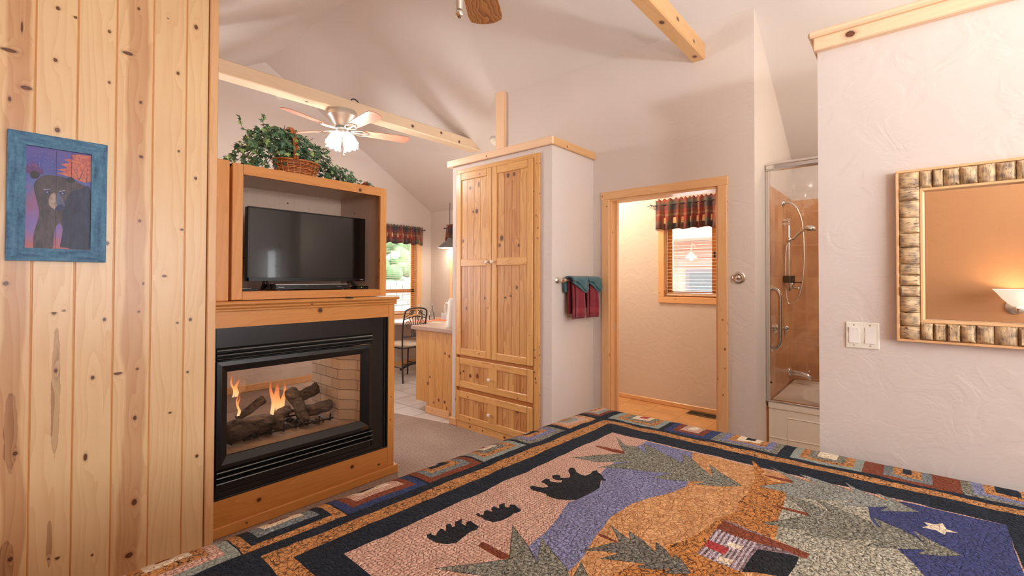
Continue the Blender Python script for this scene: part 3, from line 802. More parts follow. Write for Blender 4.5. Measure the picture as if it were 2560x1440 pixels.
# logs
def log(p0, p1, r0, r1, seed, label, branch=None):
    w = W(); rr = random.Random(seed)
    p0 = Vector(p0); p1 = Vector(p1); d = p1-p0; n = 22; seg = 20
    ax = d.normalized(); e1 = ax.cross(Vector((0, 0, 1))).normalized(); e2 = ax.cross(e1)
    rings = []
    for i in range(n+1):
        t = i/n; c = p0+d*t+e1*.006*math.sin(t*5+seed)+e2*.006*math.cos(t*4+seed)
        r = r0+(r1-r0)*t; end = 1.0
        if i in (0, n): end = .72
        ring = []
        for k in range(seg):
            a = 2*PI*k/seg
            q = mnoise.noise(Vector((t*5+seed, math.cos(a)*2.4, math.sin(a)*2.4)))
            q2 = mnoise.noise(Vector((t*3+seed*2, math.cos(a)*7, math.sin(a)*7)))
            ring.append(w.bm.verts.new(c+(e1*math.cos(a)+e2*math.sin(a))*r*end*(1+.20*q+.16*q2)))
        rings.append(ring)
    for a, b in zip(rings, rings[1:]):
        for k in range(seg):
            f = w.bm.faces.new((a[k], a[(k+1) % seg], b[(k+1) % seg], b[k])); f.smooth = True
    for ring in (rings[0], rings[-1]): w.bm.faces.new(ring).smooth = True
    if branch:
        b0, b1, br = branch; tube(w, [b0, ((Vector(b0)+Vector(b1))/2)+Vector((0, 0, .004)), b1], br, 10, r2=br*.8)
    o = mk('gas_log', w, M['log'], recalc=True, sharp=80)
    return tag(o, label, 'log', 'ceramic logs in the fireplace')
log((.905, 2.965, .482), (1.185, 2.975, .486), .058, .050, 1, 'thick dark bark log lying at the left front of the fire grate', ((.97, 2.96, .52), (.955, 2.945, .545), .016))
log((1.175, 2.925, .468), (1.30, 3.08, .525), .037, .036, 2, 'short log with blunt round end pointing forward below the taller flame')
log((1.315, 3.07, .640), (1.375, 2.93, .455), .043, .030, 3, 'upright leaning log with forked foot, right of the taller flame')
log((1.36, 3.05, .482), (1.585, 3.03, .505), .042, .036, 4, 'log lying across the right end of the fire grate')
log((1.42, 3.19, .560), (1.58, 3.22, .580), .036, .040, 5, 'dark log behind at the right, next to the black corner post')
log((1.04, 3.18, .50), (1.20, 3.14, .59), .020, .028, 6, 'thin curved dark log rising behind the left log')
def flame(x, y, z, wd, ht, tips, label):
    w = W()
    for (dx, tw, th, lean) in tips:
        n = 14; seg = 14; rings = []
        for i in range(n+1):
            t = i/n; r = wd*tw*(.55+.9*math.sin(min(t*1.9, 1)*PI*.5))*(1-t)**.75+.0006
            cx = x+dx+lean*t*t+.006*math.sin(t*9+dx*60); cz = z+ht*th*t
            rings.append([w.bm.verts.new((cx+r*math.cos(2*PI*k/seg), y+r*.6*math.sin(2*PI*k/seg), cz)) for k in range(seg)])
        for i, (a, b) in enumerate(zip(rings, rings[1:])):
            for k in range(seg):
                f = w.bm.faces.new((a[k], a[(k+1) % seg], b[(k+1) % seg], b[k])); f.smooth = True
                for l, tt in zip(f.loops, (i/n, i/n, (i+1)/n, (i+1)/n)): l[w.g].uv = (l.vert.co.x*8, tt)
    return tag(mk('flame', w, M['flame'], sharp=180), label, 'flame', 'gas flames')
flame(1.245, 3.06, .50, .024, .21, [(0, 1.0, 1.0, -.015), (-.030, .6, 1.08, -.020), (.030, .65, .98, .015), (.0, .8, .6, 0)], 'tall orange flame in the middle of the logs')
flame(1.03, 3.10, .53, .010, .21, [(0, .7, .60, 0), (-.006, .4, .75, 0)], 'thin flame stem rising behind the left log')
flame(1.02, 3.12, .645, .014, .13, [(0, .9, .85, .012), (-.012, .5, 1.1, -.022)], 'detached yellow flame tip above the thin flame stem')
point_light('firelight', (1.22, 2.95, .80), 2.6, (1.0, .72, .48), .08)

# ------------------------------------------------------------------ television cabinet
cb = thing('television_cabinet', 'open pine box cabinet for the television standing on the mantel', 'cabinet', (1.38, 3.1, 1.246))
w = W()
wbox(w, .888, .943, 2.800, 2.822, 1.249, 2.006, 'z', 0, .003, .0, tone=-.1)
wbox(w, 1.818, 1.868, 2.800, 2.822, 1.249, 2.006, 'z', 0, .003, .6, tone=-.3)
wood_quad(w, lambda u, v: (v, 2.800, u), 1.949, 2.006, .943, 1.818, (2, 4), 0, [(1.968, 1.66, .010, .010)], None, .15)
wood_quad(w, lambda u, v: (v, 2.800, u), 1.249, 1.293, .943, 1.818, (6, 3), 0, (), None, .45)
wbox(w, .943, 1.818, 2.801, 2.822, 1.949, 2.006, 'x', 0, 0, faces='zZY'); wbox(w, .943, 1.818, 2.801, 2.822, 1.249, 1.293, 'x', 0, 0, faces='zZY')
mk('face_frame', w, M['honey'], cb)
w = W()
wbox(w, .890, .905, 2.822, 3.42, 1.249, 2.006, 'z', 0, 0, .5); wbox(w, 1.851, 1.866, 2.822, 3.42, 1.249, 2.006, 'z', 0, 0, .5)
wbox(w, .890, 1.866, 2.822, 3.42, 1.990, 2.006, 'x', 0, 0, 0)
mk('outer_case', w, M['honey'], cb)
w = W()
def inner(fn, u0, u1, v0, v1, n, dens, dark=0):
    for i in range(n):
        a = u0+(u1-u0)*i/n; b = u0+(u1-u0)*(i+1)/n
        wood_quad(w, fn, a, b, v0, v1, (RNG.uniform(0, 9), RNG.uniform(0, 9)), 0, rand_knots(min(a, b)+.02, max(a, b)-.02, v0, v1, dens, RNG), None, RNG.uniform(-.3, .3))
inner(lambda u, v: (u, 3.405, v), .905, 1.851, 1.293, 1.990, 7, .8)
inner(lambda u, v: (1.850, u, v), 3.405, 2.822, 1.293, 1.990, 4, 1.0)
inner(lambda u, v: (.906, u, v), 2.822, 3.405, 1.293, 1.990, 4, .5)
inner(lambda u, v: (v, u, 1.989), 3.405, 2.822, .905, 1.851, 3, .2)
mk('lining', w, M['cabinet_inside'], cb)
w = W(); wbox(w, .905, 1.851, 2.822, 3.405, 1.255, 1.296, 'x', 0, 0, 0, tone=.4); mk('shelf', w, M['honey'], cb)
for x, z in ((1.03, 1.925), (1.11, 1.922), (1.44, 1.915), (1.60, 1.86), (1.72, 1.84)):
    w = W(); cyl(w, (x, 3.4035, z), (x, 3.4060, z), .005, seg=10); mk('screw_hole', w, M['vent_dark'], cb)
w = W(); wbox(w, .757, .878, 2.812, 2.832, 1.2455, 2.016, 'z', 0, .003, 1.6, tone=-.1); wbox(w, .868, .886, 2.86, 3.41, 1.2455, 2.0, 'z', 0, 0, 0, tone=.8)  # narrow second board is a dark backing added so the gap stays dark
tag(mk('side_panel', w, M['honey']), 'flat pine filler board between the plank wall and the television cabinet', 'panel')
w = W(); cyl(w, (1.55, 2.739, 1.2455), (1.55, 2.739, 1.2515), .030, .026, seg=20)
tag(mk('furniture_pad', w, M['iron'], recalc=True), 'small dark half-round pad peeking out on the mantel edge under the cabinet', 'pad')

# ------------------------------------------------------------------ television and boxes
tv = thing('television', 'black flat screen television, switched off, on the cabinet shelf', 'television', (1.42, 3.0, 1.296))
w = W(); box(w, 1.030, 1.812, 2.990, 3.035, 1.352, 1.803, 0, .004); mk('housing', w, M['black_gloss'], tv)
w = W(); box(w, 1.040, 1.803, 2.9885, 2.9905, 1.375, 1.795, 0, 0); mk('screen', w, M['screen'], tv)
w = W()
for (a, b, c, d) in ((1.030, 1.812, 1.352, 1.3745), (1.030, 1.812, 1.7955, 1.803), (1.030, 1.0395, 1.352, 1.803), (1.8035, 1.812, 1.352, 1.803)): box(w, a, b, 2.984, 2.991, c, d, 0, .0015)
mk('bezel', w, M['black_gloss'], tv)
for x in (1.135, 1.70):
    w = W(); tube(w, [(x, 3.01, 1.36), (x-.045 if x < 1.4 else x+.045, 2.93, 1.301)], .006, 8); tube(w, [(x, 3.01, 1.36), (x+.02, 3.08, 1.301)], .006, 8); tube(w, [(x+.005, 3.0, 1.36), (x+.022, 2.96, 1.301)], .007, 8)
    mk('foot', w, M['black_steel'], tv)
def text(name, s, size, loc, rot, mat, parent, ext=.0004):
    cu = bpy.data.curves.new(name, 'FONT'); cu.body = s; cu.size = size; cu.extrude = ext; cu.align_x = 'CENTER'; cu.align_y = 'CENTER'
    t = bpy.data.objects.new(name, cu); COL.objects.link(t)
    dg = bpy.context.evaluated_depsgraph_get(); me = bpy.data.meshes.new_from_object(t.evaluated_get(dg))
    bpy.data.objects.remove(t, do_unlink=True); bpy.data.curves.remove(cu)
    me.materials.clear(); me.materials.append(mat)
    o = bpy.data.objects.new(name, me); COL.objects.link(o); o.rotation_euler = rot
    WL[o] = Vector(loc)
    if parent is not None: o.parent = parent; o.location = Vector(loc)-WL[parent]
    else: o.location = loc
    return o
text('brand_lettering', 'VIZIO', .011, (1.785, 2.9835, 1.363), (PI/2, 0, 0), M['logo'], tv)
dv = thing('disc_player', 'slim black disc player with a silver top line under the television', 'disc player', (1.37, 2.93, 1.296))
w = W(); box(w, 1.155, 1.625, 2.89, 3.10, 1.300, 1.334, 0, .002); mk('body', w, M['black_gloss'], dv)
w = W(); box(w, 1.155, 1.625, 2.887, 2.8905, 1.3305, 1.3345, 0, 0); mk('silver_trim', w, M['silver_line'], dv)
w = W()
w.bm.free()
for x in (1.18, 1.60):
    for y in (2.91, 3.08):
        w = W(); cyl(w, (x, y, 1.296), (x, y, 1.3), .009, seg=10); mk('foot', w, M['black_steel'], dv)
text('brand_lettering', 'TOSHIBA', .0085, (1.188, 2.8885, 1.315), (PI/2, 0, 0), M['logo'], dv)
w = W(); box(w, 1.34, 1.35, 2.8885, 2.890, 1.322, 1.3235); mk('marking', w, M['steel_grey'], dv); w = W(); box(w, 1.545, 1.58, 2.8885, 2.890, 1.3175, 1.319)
mk('marking', w, M['steel_grey'], dv)
b2 = thing('set_top_box', 'small flat black box at the left end of the cabinet shelf', 'box', (.99, 2.90, 1.296))
w = W(); box(w, .945, 1.05, 2.86, 2.96, 1.296, 1.310, 0, .004); mk('body', w, M['black_gloss'], b2)
w = W()
for i in range(7): box(w, .955+i*.010, .9615+i*.010, 2.90, 2.905, 1.310, 1.312)
mk('keypad', w, M['white_plastic'], b2)
b3 = thing('streaming_box', 'small black box with a green light right of the disc player', 'box', (1.73, 2.9, 1.296))
w = W(); box(w, 1.70, 1.79, 2.90, 2.99, 1.296, 1.318, 0, .003); mk('body', w, M['black_gloss'], b3)
w = W(); cyl(w, (1.735, 2.9, 1.309), (1.735, 2.898, 1.309), .0022, seg=8); mk('indicator_light', w, M['green_led'], b3)
w = W(); tube(w, [(1.62, 3.12, 1.302), (1.635, 2.96, 1.301), (1.66, 2.92, 1.318), (1.70, 2.93, 1.304), (1.72, 2.99, 1.301)], .0035, 8, 0, 8)
tag(mk('power_cable', w, M['black_steel']), 'black cable looping between the disc player and the green-lit box', 'cable')

# ------------------------------------------------------------------ picture of a bear
pc = thing('framed_picture', 'blue painted wooden frame holding a bear painting on the plank wall', 'picture', (.197, 2.605, 1.435))
def bluewood():
    n = N('blue_stained_wood'); g = n.uv('grain'); p = n.obj()
    a = n.noise(n.mul(g, (30, 4, 1)), 2.0, 4, .6); b = n.noise(p, 60, 4, .7)
    c = n.ramp(n.math('ADD', n.math('MULTIPLY', a, .6), n.math('MULTIPLY', b, .4)), [(.33, s2l((28, 62, 92))), (.46, s2l((54, 104, 138))), (.62, s2l((84, 136, 166)))])
    n.bump(b, .4, .004); return n.base(c, .55)
M['blue_wood'] = bluewood()
fx0, fx1, fz0, fz1, fw = .053, .341, 1.436, 1.937, .050
w = W()
def mitre(w, fx0, fx1, fz0, fz1, fw, yf, yb, mat=0):
    Oo = [(fx0, fz0), (fx1, fz0), (fx1, fz1), (fx0, fz1)]; Ii = [(fx0+fw, fz0+fw), (fx1-fw, fz0+fw), (fx1-fw, fz1-fw), (fx0+fw, fz1-fw)]
    for i in range(4):
        j = (i+1) % 4; o = (RNG.uniform(0, 9), RNG.uniform(0, 9)); L = math.dist(Oo[i], Oo[j])
        w.face([(Oo[i][0], yf, Oo[i][1]), (Oo[j][0], yf, Oo[j][1]), (Ii[j][0], yf, Ii[j][1]), (Ii[i][0], yf, Ii[i][1])], mat, [(o[0], o[1]), (o[0], o[1]+L), (o[0]+fw, o[1]+L-fw), (o[0]+fw, o[1]+fw)])
        for P_ in (Oo, Ii): w.face([(P_[i][0], yf, P_[i][1]), (P_[j][0], yf, P_[j][1]), (P_[j][0], yb, P_[j][1]), (P_[i][0], yb, P_[i][1])], mat, [(o[0], 0), (o[0], L), (o[0]+.02, L), (o[0]+.02, 0)])
mitre(w, fx0, fx1, fz0, fz1, fw, 2.588, 2.610)
mk('frame', w, M['blue_wood'], pc, recalc=True)
def paint_mat():
    n = N('painted_night_sky'); g = n.uv('grain'); u, v, _ = n.sep(g)
    a = n.noise(n.mul(g, (5, 7, 1)), 1.0, 4, .6)
    c = n.ramp(n.math('ADD', v, n.math('MULTIPLY', n.math('SUBTRACT', a, .5), .5)), [(0, s2l((176, 92, 96))), (.22, s2l((120, 96, 168))), (.45, s2l((138, 78, 120))), (.62, s2l((84, 92, 160))), (.85, s2l((66, 66, 150))), (1, s2l((92, 76, 150)))])
    return n.base(c, .45)
def flat(name, c1, c2, sc=80, sy=1.0):
    n = N(name); p = n.obj(); a = n.noise(n.mul(p, (1, 1, sy)), sc, 3, .6)
    return n.base(n.ramp(a, [(.35, s2l(c1)), (.65, s2l(c2))]), .5)
w = W(); X0, X1, Z0, Z1 = fx0+fw, fx1-fw, fz0+fw, fz1-fw
def Q(u, v, y=0): return (X0+(X1-X0)*u, 2.6-y, Z0+(Z1-Z0)*v)
w.face([Q(0, 0), Q(1, 0), Q(1, 1), Q(0, 1)], 0, [(0, 0), (1, 0), (1, 1), (0, 1)])
def blob(pts, y, mat):
    P_ = spline([(p[0], p[1], 0) for p in pts+[pts[0]]], 4)[:-1]
    w.face([Q(p.x, p.y, y) for p in P_], mat)
def poly(pts, y, mat): w.face([Q(p[0], p[1], y) for p in pts], mat)
# autumn tree
poly([(.45, .80), (.62, .83), (.50, .86), (.66, .885), (.56, .91), (.72, .935), (.66, .965), (.80, .985), (1, .99), (1, .72), (.9, .70), (.75, .72), (.62, .745), (.44, .765), (.60, .785)], .0004, 1)
for a, b in (((.80, .72), (.70, .86)), ((.80, .72), (.90, .88)), ((.92, .70), (.93, .84))): w.face([Q(a[0], a[1], .0006), Q(a[0]+.015, a[1], .0006), Q(b[0]+.005, b[1], .0006), Q(b[0], b[1], .0006)], 4)
poly([(0, .80), (.04, .83), (.06, .80), (.10, .86), (.13, .81), (.17, .84), (.2, .78), (.24, .80), (.26, .74), (.15, .72), (0, .73)], .0004, 5)
# bear body
blob([(.12, .0), (.13, .15), (.2, .33), (.17, .45), (.13, .55), (.12, .63), (.20, .70), (.32, .735), (.50, .735), (.66, .72), (.80, .69), (.92, .66), (.99, .62), (.995, .3), (.99, .02), (.85, .0), (.62, .02), (.58, .14), (.54, .24), (.50, .26), (.44, .20), (.42, .10), (.40, .0), (.25, .0)], .0008, 2)
blob([(.52, .02), (.56, .2), (.55, .33), (.60, .5), (.70, .6), (.82, .62), (.99, .63), (.99, .02), (.8, .01)], .0011, 3)
blob([(.07, .745), (.06, .71), (.10, .68), (.17, .69), (.20, .725), (.17, .755), (.12, .765)], .0014, 6)
blob([(.60, .71), (.63, .685), (.70, .685), (.74, .705), (.71, .735), (.65, .74)], .0014, 6)
blob([(.34, .50), (.345, .44), (.40, .405), (.46, .395), (.455, .46), (.44, .55), (.41, .56), (.37, .54)], .0017, 7)
blob([(.46, .395), (.53, .405), (.58, .43), (.57, .48), (.52, .54), (.47, .57), (.455, .5)], .0017, 8)
blob([(.43, .40), (.47, .385), (.54, .39), (.58, .42), (.55, .455), (.50, .45), (.46, .43)], .0020, 9)
for cx in (.315, .545):
    blob([(cx-.05, .565), (cx, .58), (cx+.05, .575), (cx+.03, .55), (cx-.02, .545)], .0018, 9)
    blob([(cx-.018, .562), (cx, .572), (cx+.018, .564), (cx, .553)], .0021, 10)
    w.face([Q(cx-.05, .585, .0021), Q(cx+.04, .60, .0021), Q(cx+.04, .594, .0021), Q(cx-.05, .578, .0021)], 11)
for _ in range(22):
    u, v = RNG.uniform(.03, .48), RNG.uniform(.80, .97); w.face([Q(u, v, .0005), Q(u+.007, v, .0005), Q(u+.007, v+.004, .0005), Q(u, v+.004, .0005)], 11)
for u in (.445, .68): w.face([Q(u, .0, .0024), Q(u+.006, .0, .0024), Q(u+.006, 1, .0024), Q(u, 1, .0024)], 6)
mk('painting', w, [paint_mat(), flat('painted_autumn_tree', (172, 84, 78), (212, 122, 96), 130), flat('painted_brown_fur', (62, 52, 60), (92, 78, 82), 70, .3), flat('painted_blue_fur', (34, 38, 64), (52, 56, 84), 70, .3),
    flat('painted_branch', (96, 60, 66), (120, 80, 80)), flat('painted_far_trees', (84, 52, 110), (110, 60, 116), 90), flat('painted_dark', (34, 30, 38), (50, 42, 50)), flat('painted_tan', (150, 128, 116), (182, 160, 148)),
    flat('painted_grey_blue', (74, 80, 112), (100, 104, 134)), flat('painted_nose', (44, 44, 80), (60, 62, 108)), flat('painted_eye', (128, 120, 150), (150, 140, 160)), flat('painted_star', (170, 168, 210), (200, 196, 230))], pc)
w = W(); box(w, X0, X1, 2.594, 2.5955, Z0, Z1); mk('glass', w, M['picture_glass'], pc)
# ------------------------------------------------------------------ wardrobe built into the closet
wd = thing('wardrobe', 'tall knotty pine wardrobe with two doors over two drawers', 'wardrobe', (2.95, 2.73, 0))
Y0, Y1 = 2.236, 3.221
w = W()
wbox(w, 2.905, 2.925, Y0, 2.292, 0, 2.387, 'z', 0, .003, 4.5, tone=.25)
wbox(w, 2.905, 2.925, 3.208, Y1, 0, 2.387, 'z', 0, .003, 2.0, tone=0)
wbox(w, 2.905, 2.925, 2.292, 3.208, 2.352, 2.387, 'y', 0, .002, 0, tone=.1)
wbox(w, 2.908, 2.925, 2.292, 3.208, 0, .058, 'y', 0, .002, 0, tone=.1)
kn = [(.030, 3.02, .008, .009), (.028, 2.86, .007, .008), (.028, 2.60, .010, .011), (.03, 2.4, .007, .008)]
wood_quad(w, lambda u, v: (2.9045, v, u), .058, 0, 2.236, 3.221, (4, 1), 0, kn, None, .15)
wbox(w, 2.93, 3.50, Y0, Y0+.012, 0, 2.387, 'z', 0, 0, 0); wbox(w, 2.93, 3.50, Y1-.012, Y1, 0, 2.387, 'z', 0, 0, 0)
wbox(w, 3.488, 3.50, Y0, Y1, 0, 2.387, 'z', 0, 0, 0)
wbox(w, 2.925, 2.932, 2.292, 3.208, 0, 2.36, 'z', 1, 0, 0, tone=1.0)
mk('case', w, [M['wardrobe'], M['honey']], wd)
XF = 2.896
def panel_boards(w, y0, y1, z0, z1, n, kns, x, tones):
    for i in range(n):
        a = y0+(y1-y0)*i/n; b = y0+(y1-y0)*(i+1)/n
        ks = [k for k in kns if a < k[0] < b]
        off = (RNG.uniform(0, 20), RNG.uniform(0, 20))
        g = .0016
        wood_quad(w, lambda u, v: (x, u, v), b-g, a+g, z0, z1, off, 1, ks, None, tones[i % len(tones)])
        w.face([(x, a+g, z0), (x+.004, a, z0), (x+.004, a, z1), (x, a+g, z1)], 2, [(0, 0), (.01, 0), (.01, 1), (0, 1)], None, [(9, 1.6)]*4)
        w.face([(x, b-g, z0), (x+.004, b, z0), (x+.004, b, z1), (x, b-g, z1)], 2, [(0, 0), (.01, 0), (.01, 1), (0, 1)], None, [(9, 1.6)]*4)
MW = [M['wardrobe'], M['wardrobe_panel'], M['honey']]
def door(y0, y1, z0, z1, kns, knob_y, label, t):
    w = W(); sw = .058; xb = XF+.022
    wbox(w, XF, xb, y0, y0+sw, z0, z1, 'z', 0, .004, .6, tone=t[0]); wbox(w, XF, xb, y1-sw, y1, z0, z1, 'z', 0, .004, .4, tone=t[1])
    for (a, b) in ((z1-.068, z1), (1.485, 1.553), (z0, z0+.062)): wbox(w, XF+.0005, xb, y0+sw, y1-sw, a, b, 'y', 0, .004, .6, tone=t[2])
    d = mk('door', w, MW, wd); d['label'] = label
    w = W(); panel_boards(w, y0+sw-.002, y1-sw+.002, 1.55, z1-.066, 4, kns, XF+.010, t[3]); panel_boards(w, y0+sw-.002, y1-sw+.002, z0+.06, 1.487, 4, kns, XF+.010, t[4])
    mk('door_panel', w, MW, d)
    knob(knob_y, 1.519, d)
def knob(y, z, parent):
    w = W(); lathe(w, [(.006, 0), (.0055, .008), (.012, .013), (.0145, .019), (.0135, .024), (.009, .027), (.003, .0275)], (XF, y, z), (-1, 0, 0), 18)
    k = mk('knob', w, M['white_ceramic'], parent, sharp=60)
door(2.757, 3.203, .668, 2.350, [(3.03, 2.20, 0.0135, 0.0135), (2.92, 2.22, 0.0095, 0.0216), (2.945, 1.98, 0.0162, 0.0189), (2.99, 1.98, 0.0095, 0.0108), (3.12, 1.72, 0.0095, 0.0135), (2.98, 1.10, 0.0135, 0.0149), (3.07, 1.10, 0.0135, 0.0149), (2.84, 1.2, 0.0081, 0.0108)], 2.800, 'left door, paler wood', [0, -.1, .1, [-.3, 0, .1, -.1], [.3, -.1, .2, .5]])
door(2.296, 2.753, .668, 2.350, [(2.57, 2.25, 0.0162, 0.0162), (2.50, 2.25, 0.0108, 0.0149), (2.64, 1.72, 0.0162, 0.0216), (2.665, 1.66, 0.0121, 0.0135), (2.45, 1.65, 0.0095, 0.0108), (2.60, 1.22, 0.0162, 0.0162), (2.53, 1.22, 0.0162, 0.0162), (2.47, 1.3, 0.0108, 0.0135)], 2.737, 'right door', [.1, -.1, .1, [-.3, .3, .5, .1], [0, .2, .1, .3]])
def drawer(z0, z1, kns, zk, t):
    w = W(); sw = .055; xb = XF+.022; y0, y1 = 2.296, 3.203
    wbox(w, XF, xb, y0, y0+sw, z0, z1, 'z', 0, .004, 0, tone=t[0]); wbox(w, XF, xb, y1-.045, y1, z0, z1, 'z', 0, .004, .0, tone=t[1])
    wbox(w, XF, xb, 2.69, 2.79, z0+.05, z1-.05, 'z', 0, .003, 0, tone=-.1)
    wbox(w, XF+.0005, xb, y0+sw, y1-.045, z1-.058, z1, 'y', 0, .004, 1.2, tone=t[2]); wbox(w, XF+.0005, xb, y0+sw, y1-.045, z0, z0+.058, 'y', 0, .004, 1.2, tone=t[3])
    d = mk('drawer', w, MW, wd)
    w = W(); panel_boards(w, 2.79, 3.158, z0+.056, z1-.056, 6, kns, XF+.010, [.1, .6, .2, -.2, .5, .2]); mk('drawer_panel', w, MW, d); w = W(); panel_boards(w, 2.351, 2.69, z0+.056, z1-.056, 5, kns, XF+.010, [.5, .6, -.2, .0, .3])
    mk('drawer_panel', w, MW, d)
    knob(2.766, zk, d)
drawer(.372, .640, [(3.15, .50, 0.0095, 0.0108), (3.02, .49, 0.0135, 0.0149), (2.93, .50, 0.0149, 0.0189), (3.10, .52, 0.0216, 0.0095)], .494, [-.2, 0, .4, .0])
drawer(.062, .336, [(2.46, .27, 0.0121, 0.0095), (2.72, .16, 0.0135, 0.0175)], .189, [.2, .1, -.2, .1])

# ------------------------------------------------------------------ towel bar, towels
tb = thing('towel_bar', 'chrome towel bar with round posts on the closet side wall', 'towel bar', (3.25, 2.09, 1.36))
w = W()
cyl(w, (2.99, 2.048, 1.362), (3.515, 2.048, 1.362), .0085, seg=16)
mk('bar', w, M['nickel'], tb, sharp=60)
for x in (2.985, 3.515):
    w = W(); lathe(w, [(.026, 0), (.026, .006), (.020, .010), (.010, .018), (.009, .046), (.013, .052), (.016, .062), (.016, .078), (.012, .086), (.004, .088)], (x, 2.120, 1.362), (0, -1, 0), 20)
    lathe(w, [(.0, -.028), (.018, -.024), (.020, -.015), (.013, -.006), (.009, .004), (.014, .010), (.014, .018), (.009, .024)], (x, 2.048, 1.362), (1 if x < 3.2 else -1, 0, 0), 20)
    mk('post', w, M['nickel'], tb, sharp=50)
def towel(x0, x1, zf, zb, label, seed):
    rr = random.Random(seed)
    # cross-section folded over the bar: back layer, over the top, front layer
    w = W()
    def sheet(off, xa, xb, zfront, zback, mat_fn, thick=.010, nx=14):
        path = []
        yb = 2.048+.0115+off; yf = 2.048-.0115-off; zt = 1.362
        for i in range(12): path.append((yb, zback+(zt-zback)*i/12))
        for i in range(9):
            a = PI*i/8; path.append((2.048+math.cos(a)*(.0115+off), zt+math.sin(a)*(.0115+off)))
        for i in range(1, 21): path.append((yf, zt-(zt-zfront)*i/20))
        rows = []
        for j in range(nx+1):
            u = j/nx; x = xa+(xb-xa)*u; row = []
            for (y, z) in path:
                hang = max(0, zt-z)
                side = -1 if y < 2.048 else 1
                fold = .010*math.sin(x*26+seed+hang*2)*min(1, hang*5)+.003*math.sin(x*60+seed*2)*min(1, hang*5)
                xs = x+(x-(xa+xb)/2)*(-.06+.10*hang)
                row.append(w.bm.verts.new((xs, y-.008*min(1, hang*5)+fold*.7 if side < 0 else y+.004, z)))
            rows.append(row)
        for j in range(nx):
            for i in range(len(path)-1):
                f = w.bm.faces.new((rows[j][i], rows[j+1][i], rows[j+1][i+1], rows[j][i+1])); f.smooth = True
                f.material_index = mat_fn(path[i][1], path[i][0] < 2.048)
    sheet(.004, x0, x1, zf, zb, lambda z, fr: 1 if (fr and zf+.045 < z < zf+.085) else 0)
    sheet(.016, x0+(x1-x0)*.18, x1-.012, zf+.012, zb+.03, lambda z, fr: 1 if (fr and zf+.05 < z < zf+.10) else 0)
    o = mk('hand_towel', w, [M['maroon'], M['maroon_band']], sharp=180)
    m = o.modifiers.new('thick', 'SOLIDIFY'); m.thickness = .007; m.offset = 0
    return tag(o, label, 'towel', 'maroon hand towels')
def washcloth(x0, x1, label, seed):
    w = W()
    n = 16
    for layer in range(2):
        off = .030+layer*.009; rows = []
        for j in range(n+1):
            u = j/n; x = x0-.012+(x1-x0+.018)*u
            zlen = (.018+.100*u*(1.0 if u < .9 else 1-(u-.9)*4)) - layer*.03*(1-u)-layer*.012
            zlen = max(zlen, .01); row = []
            for i in range(8): row.append((2.048+.0115+off*.8, 1.362-.10*(1-u*.6)*(1-i/8)))
            for i in range(7): a = PI*i/6; row.append((2.048+math.cos(a)*(.0115+off), 1.362+math.sin(a)*(.006+off*.65)))
            for i in range(1, 13): row.append((2.048-(.0115+off)-.004*math.sin(u*9+i*.3+seed), 1.362-zlen*i/12))
            rows.append([w.bm.verts.new((x+.004*math.sin(i*.7+seed), y, z)) for i, (y, z) in enumerate(row)])
        for j in range(n):
            for i in range(len(rows[0])-1):
                f = w.bm.faces.new((rows[j][i], rows[j+1][i], rows[j+1][i+1], rows[j][i+1])); f.smooth = True
    o = mk('washcloth', w, M['teal'], sharp=180)
    m = o.modifiers.new('thick', 'SOLIDIFY'); m.thickness = .006; m.offset = 0
    return tag(o, label, 'washcloth', 'teal washcloths')
towel(3.060, 3.245, 1.052, 1.09, 'maroon hand towel on the chrome bar, left one nearer the wardrobe', 1)
towel(3.285, 3.455, 1.050, 1.13, 'maroon hand towel on the chrome bar, right one nearer the doorway', 2.3)
washcloth(3.055, 3.255, 'teal washcloth draped diagonally over the left maroon towel', 1)
washcloth(3.285, 3.470, 'teal washcloth draped diagonally over the right maroon towel', 2)

# ------------------------------------------------------------------ windows, blinds, valances
def window_x(name, y0, y1, z0, z1, mull):
    """window in the x = XE wall; returns the root"""
    root = W(); cw = .065
    for (a, b, c, d, g) in ((y0-cw, y1+cw, z0-cw, z0, 'y'), (y0-cw, y1+cw, z1, z1+cw, 'y'), (y0-cw, y0, z0, z1, 'z'), (y1, y1+cw, z0, z1, 'z')):
        wbox(root, XE-.018, XE+.002, a, b, c, d, g, 0, .003, .9)
    for (a, b, c, d, g) in ((y0-.001, y1+.001, z0-.012, z0+.004, 'y'), (y0, y1, z1-.004, z1+.012, 'y'), (y0-.012, y0+.006, z0, z1, 'z'), (y1-.006, y1+.012, z0, z1, 'z')):
        wbox(root, XE, XE+.15, a, b, c, d, g, 0, 0, 0)
    o = struct(name, root, M['pine_trim'])
    w = W(); xs = (XE+.075, XE+.115)
    yy = [y0+.006, y1-.006]; s = .05
    for (a, b, c, d, g) in ((yy[0], yy[1], z0+.004, z0+.06, 'y'), (yy[0], yy[1], z1-.05, z1-.004, 'y'), (yy[0], yy[0]+s, z0+.06, z1-.05, 'z'), (yy[1]-s, yy[1], z0+.06, z1-.05, 'z')):
        wbox(w, xs[0], xs[1], a, b, c, d, g, 0, .004, 0, tone=.4)
    for m_ in mull: wbox(w, xs[0]-.005, xs[1], m_-.028, m_+.028, z0+.06, z1-.05, 'z', 0, .004, 0, tone=.5)
    mk('window_frame', w, M['honey'], o)
    w = W(); box(w, XE+.09, XE+.094, y0+.03, y1-.03, z0+.04, z1-.04); mk('glass', w, M['glass'], o)
    return o
window_x('window_1', 1.25, 2.035, 1.18, 1.98, [1.53])
w = W(); cyl(w, (4.965, 1.53, 1.60), (4.965, 1.53, 1.66), .010, seg=10); mk('latch', w, M['iron'], parent=bpy.data.objects['window_1'])
window_x('window_2', 4.75, 5.50, 1.0, 1.98, [])
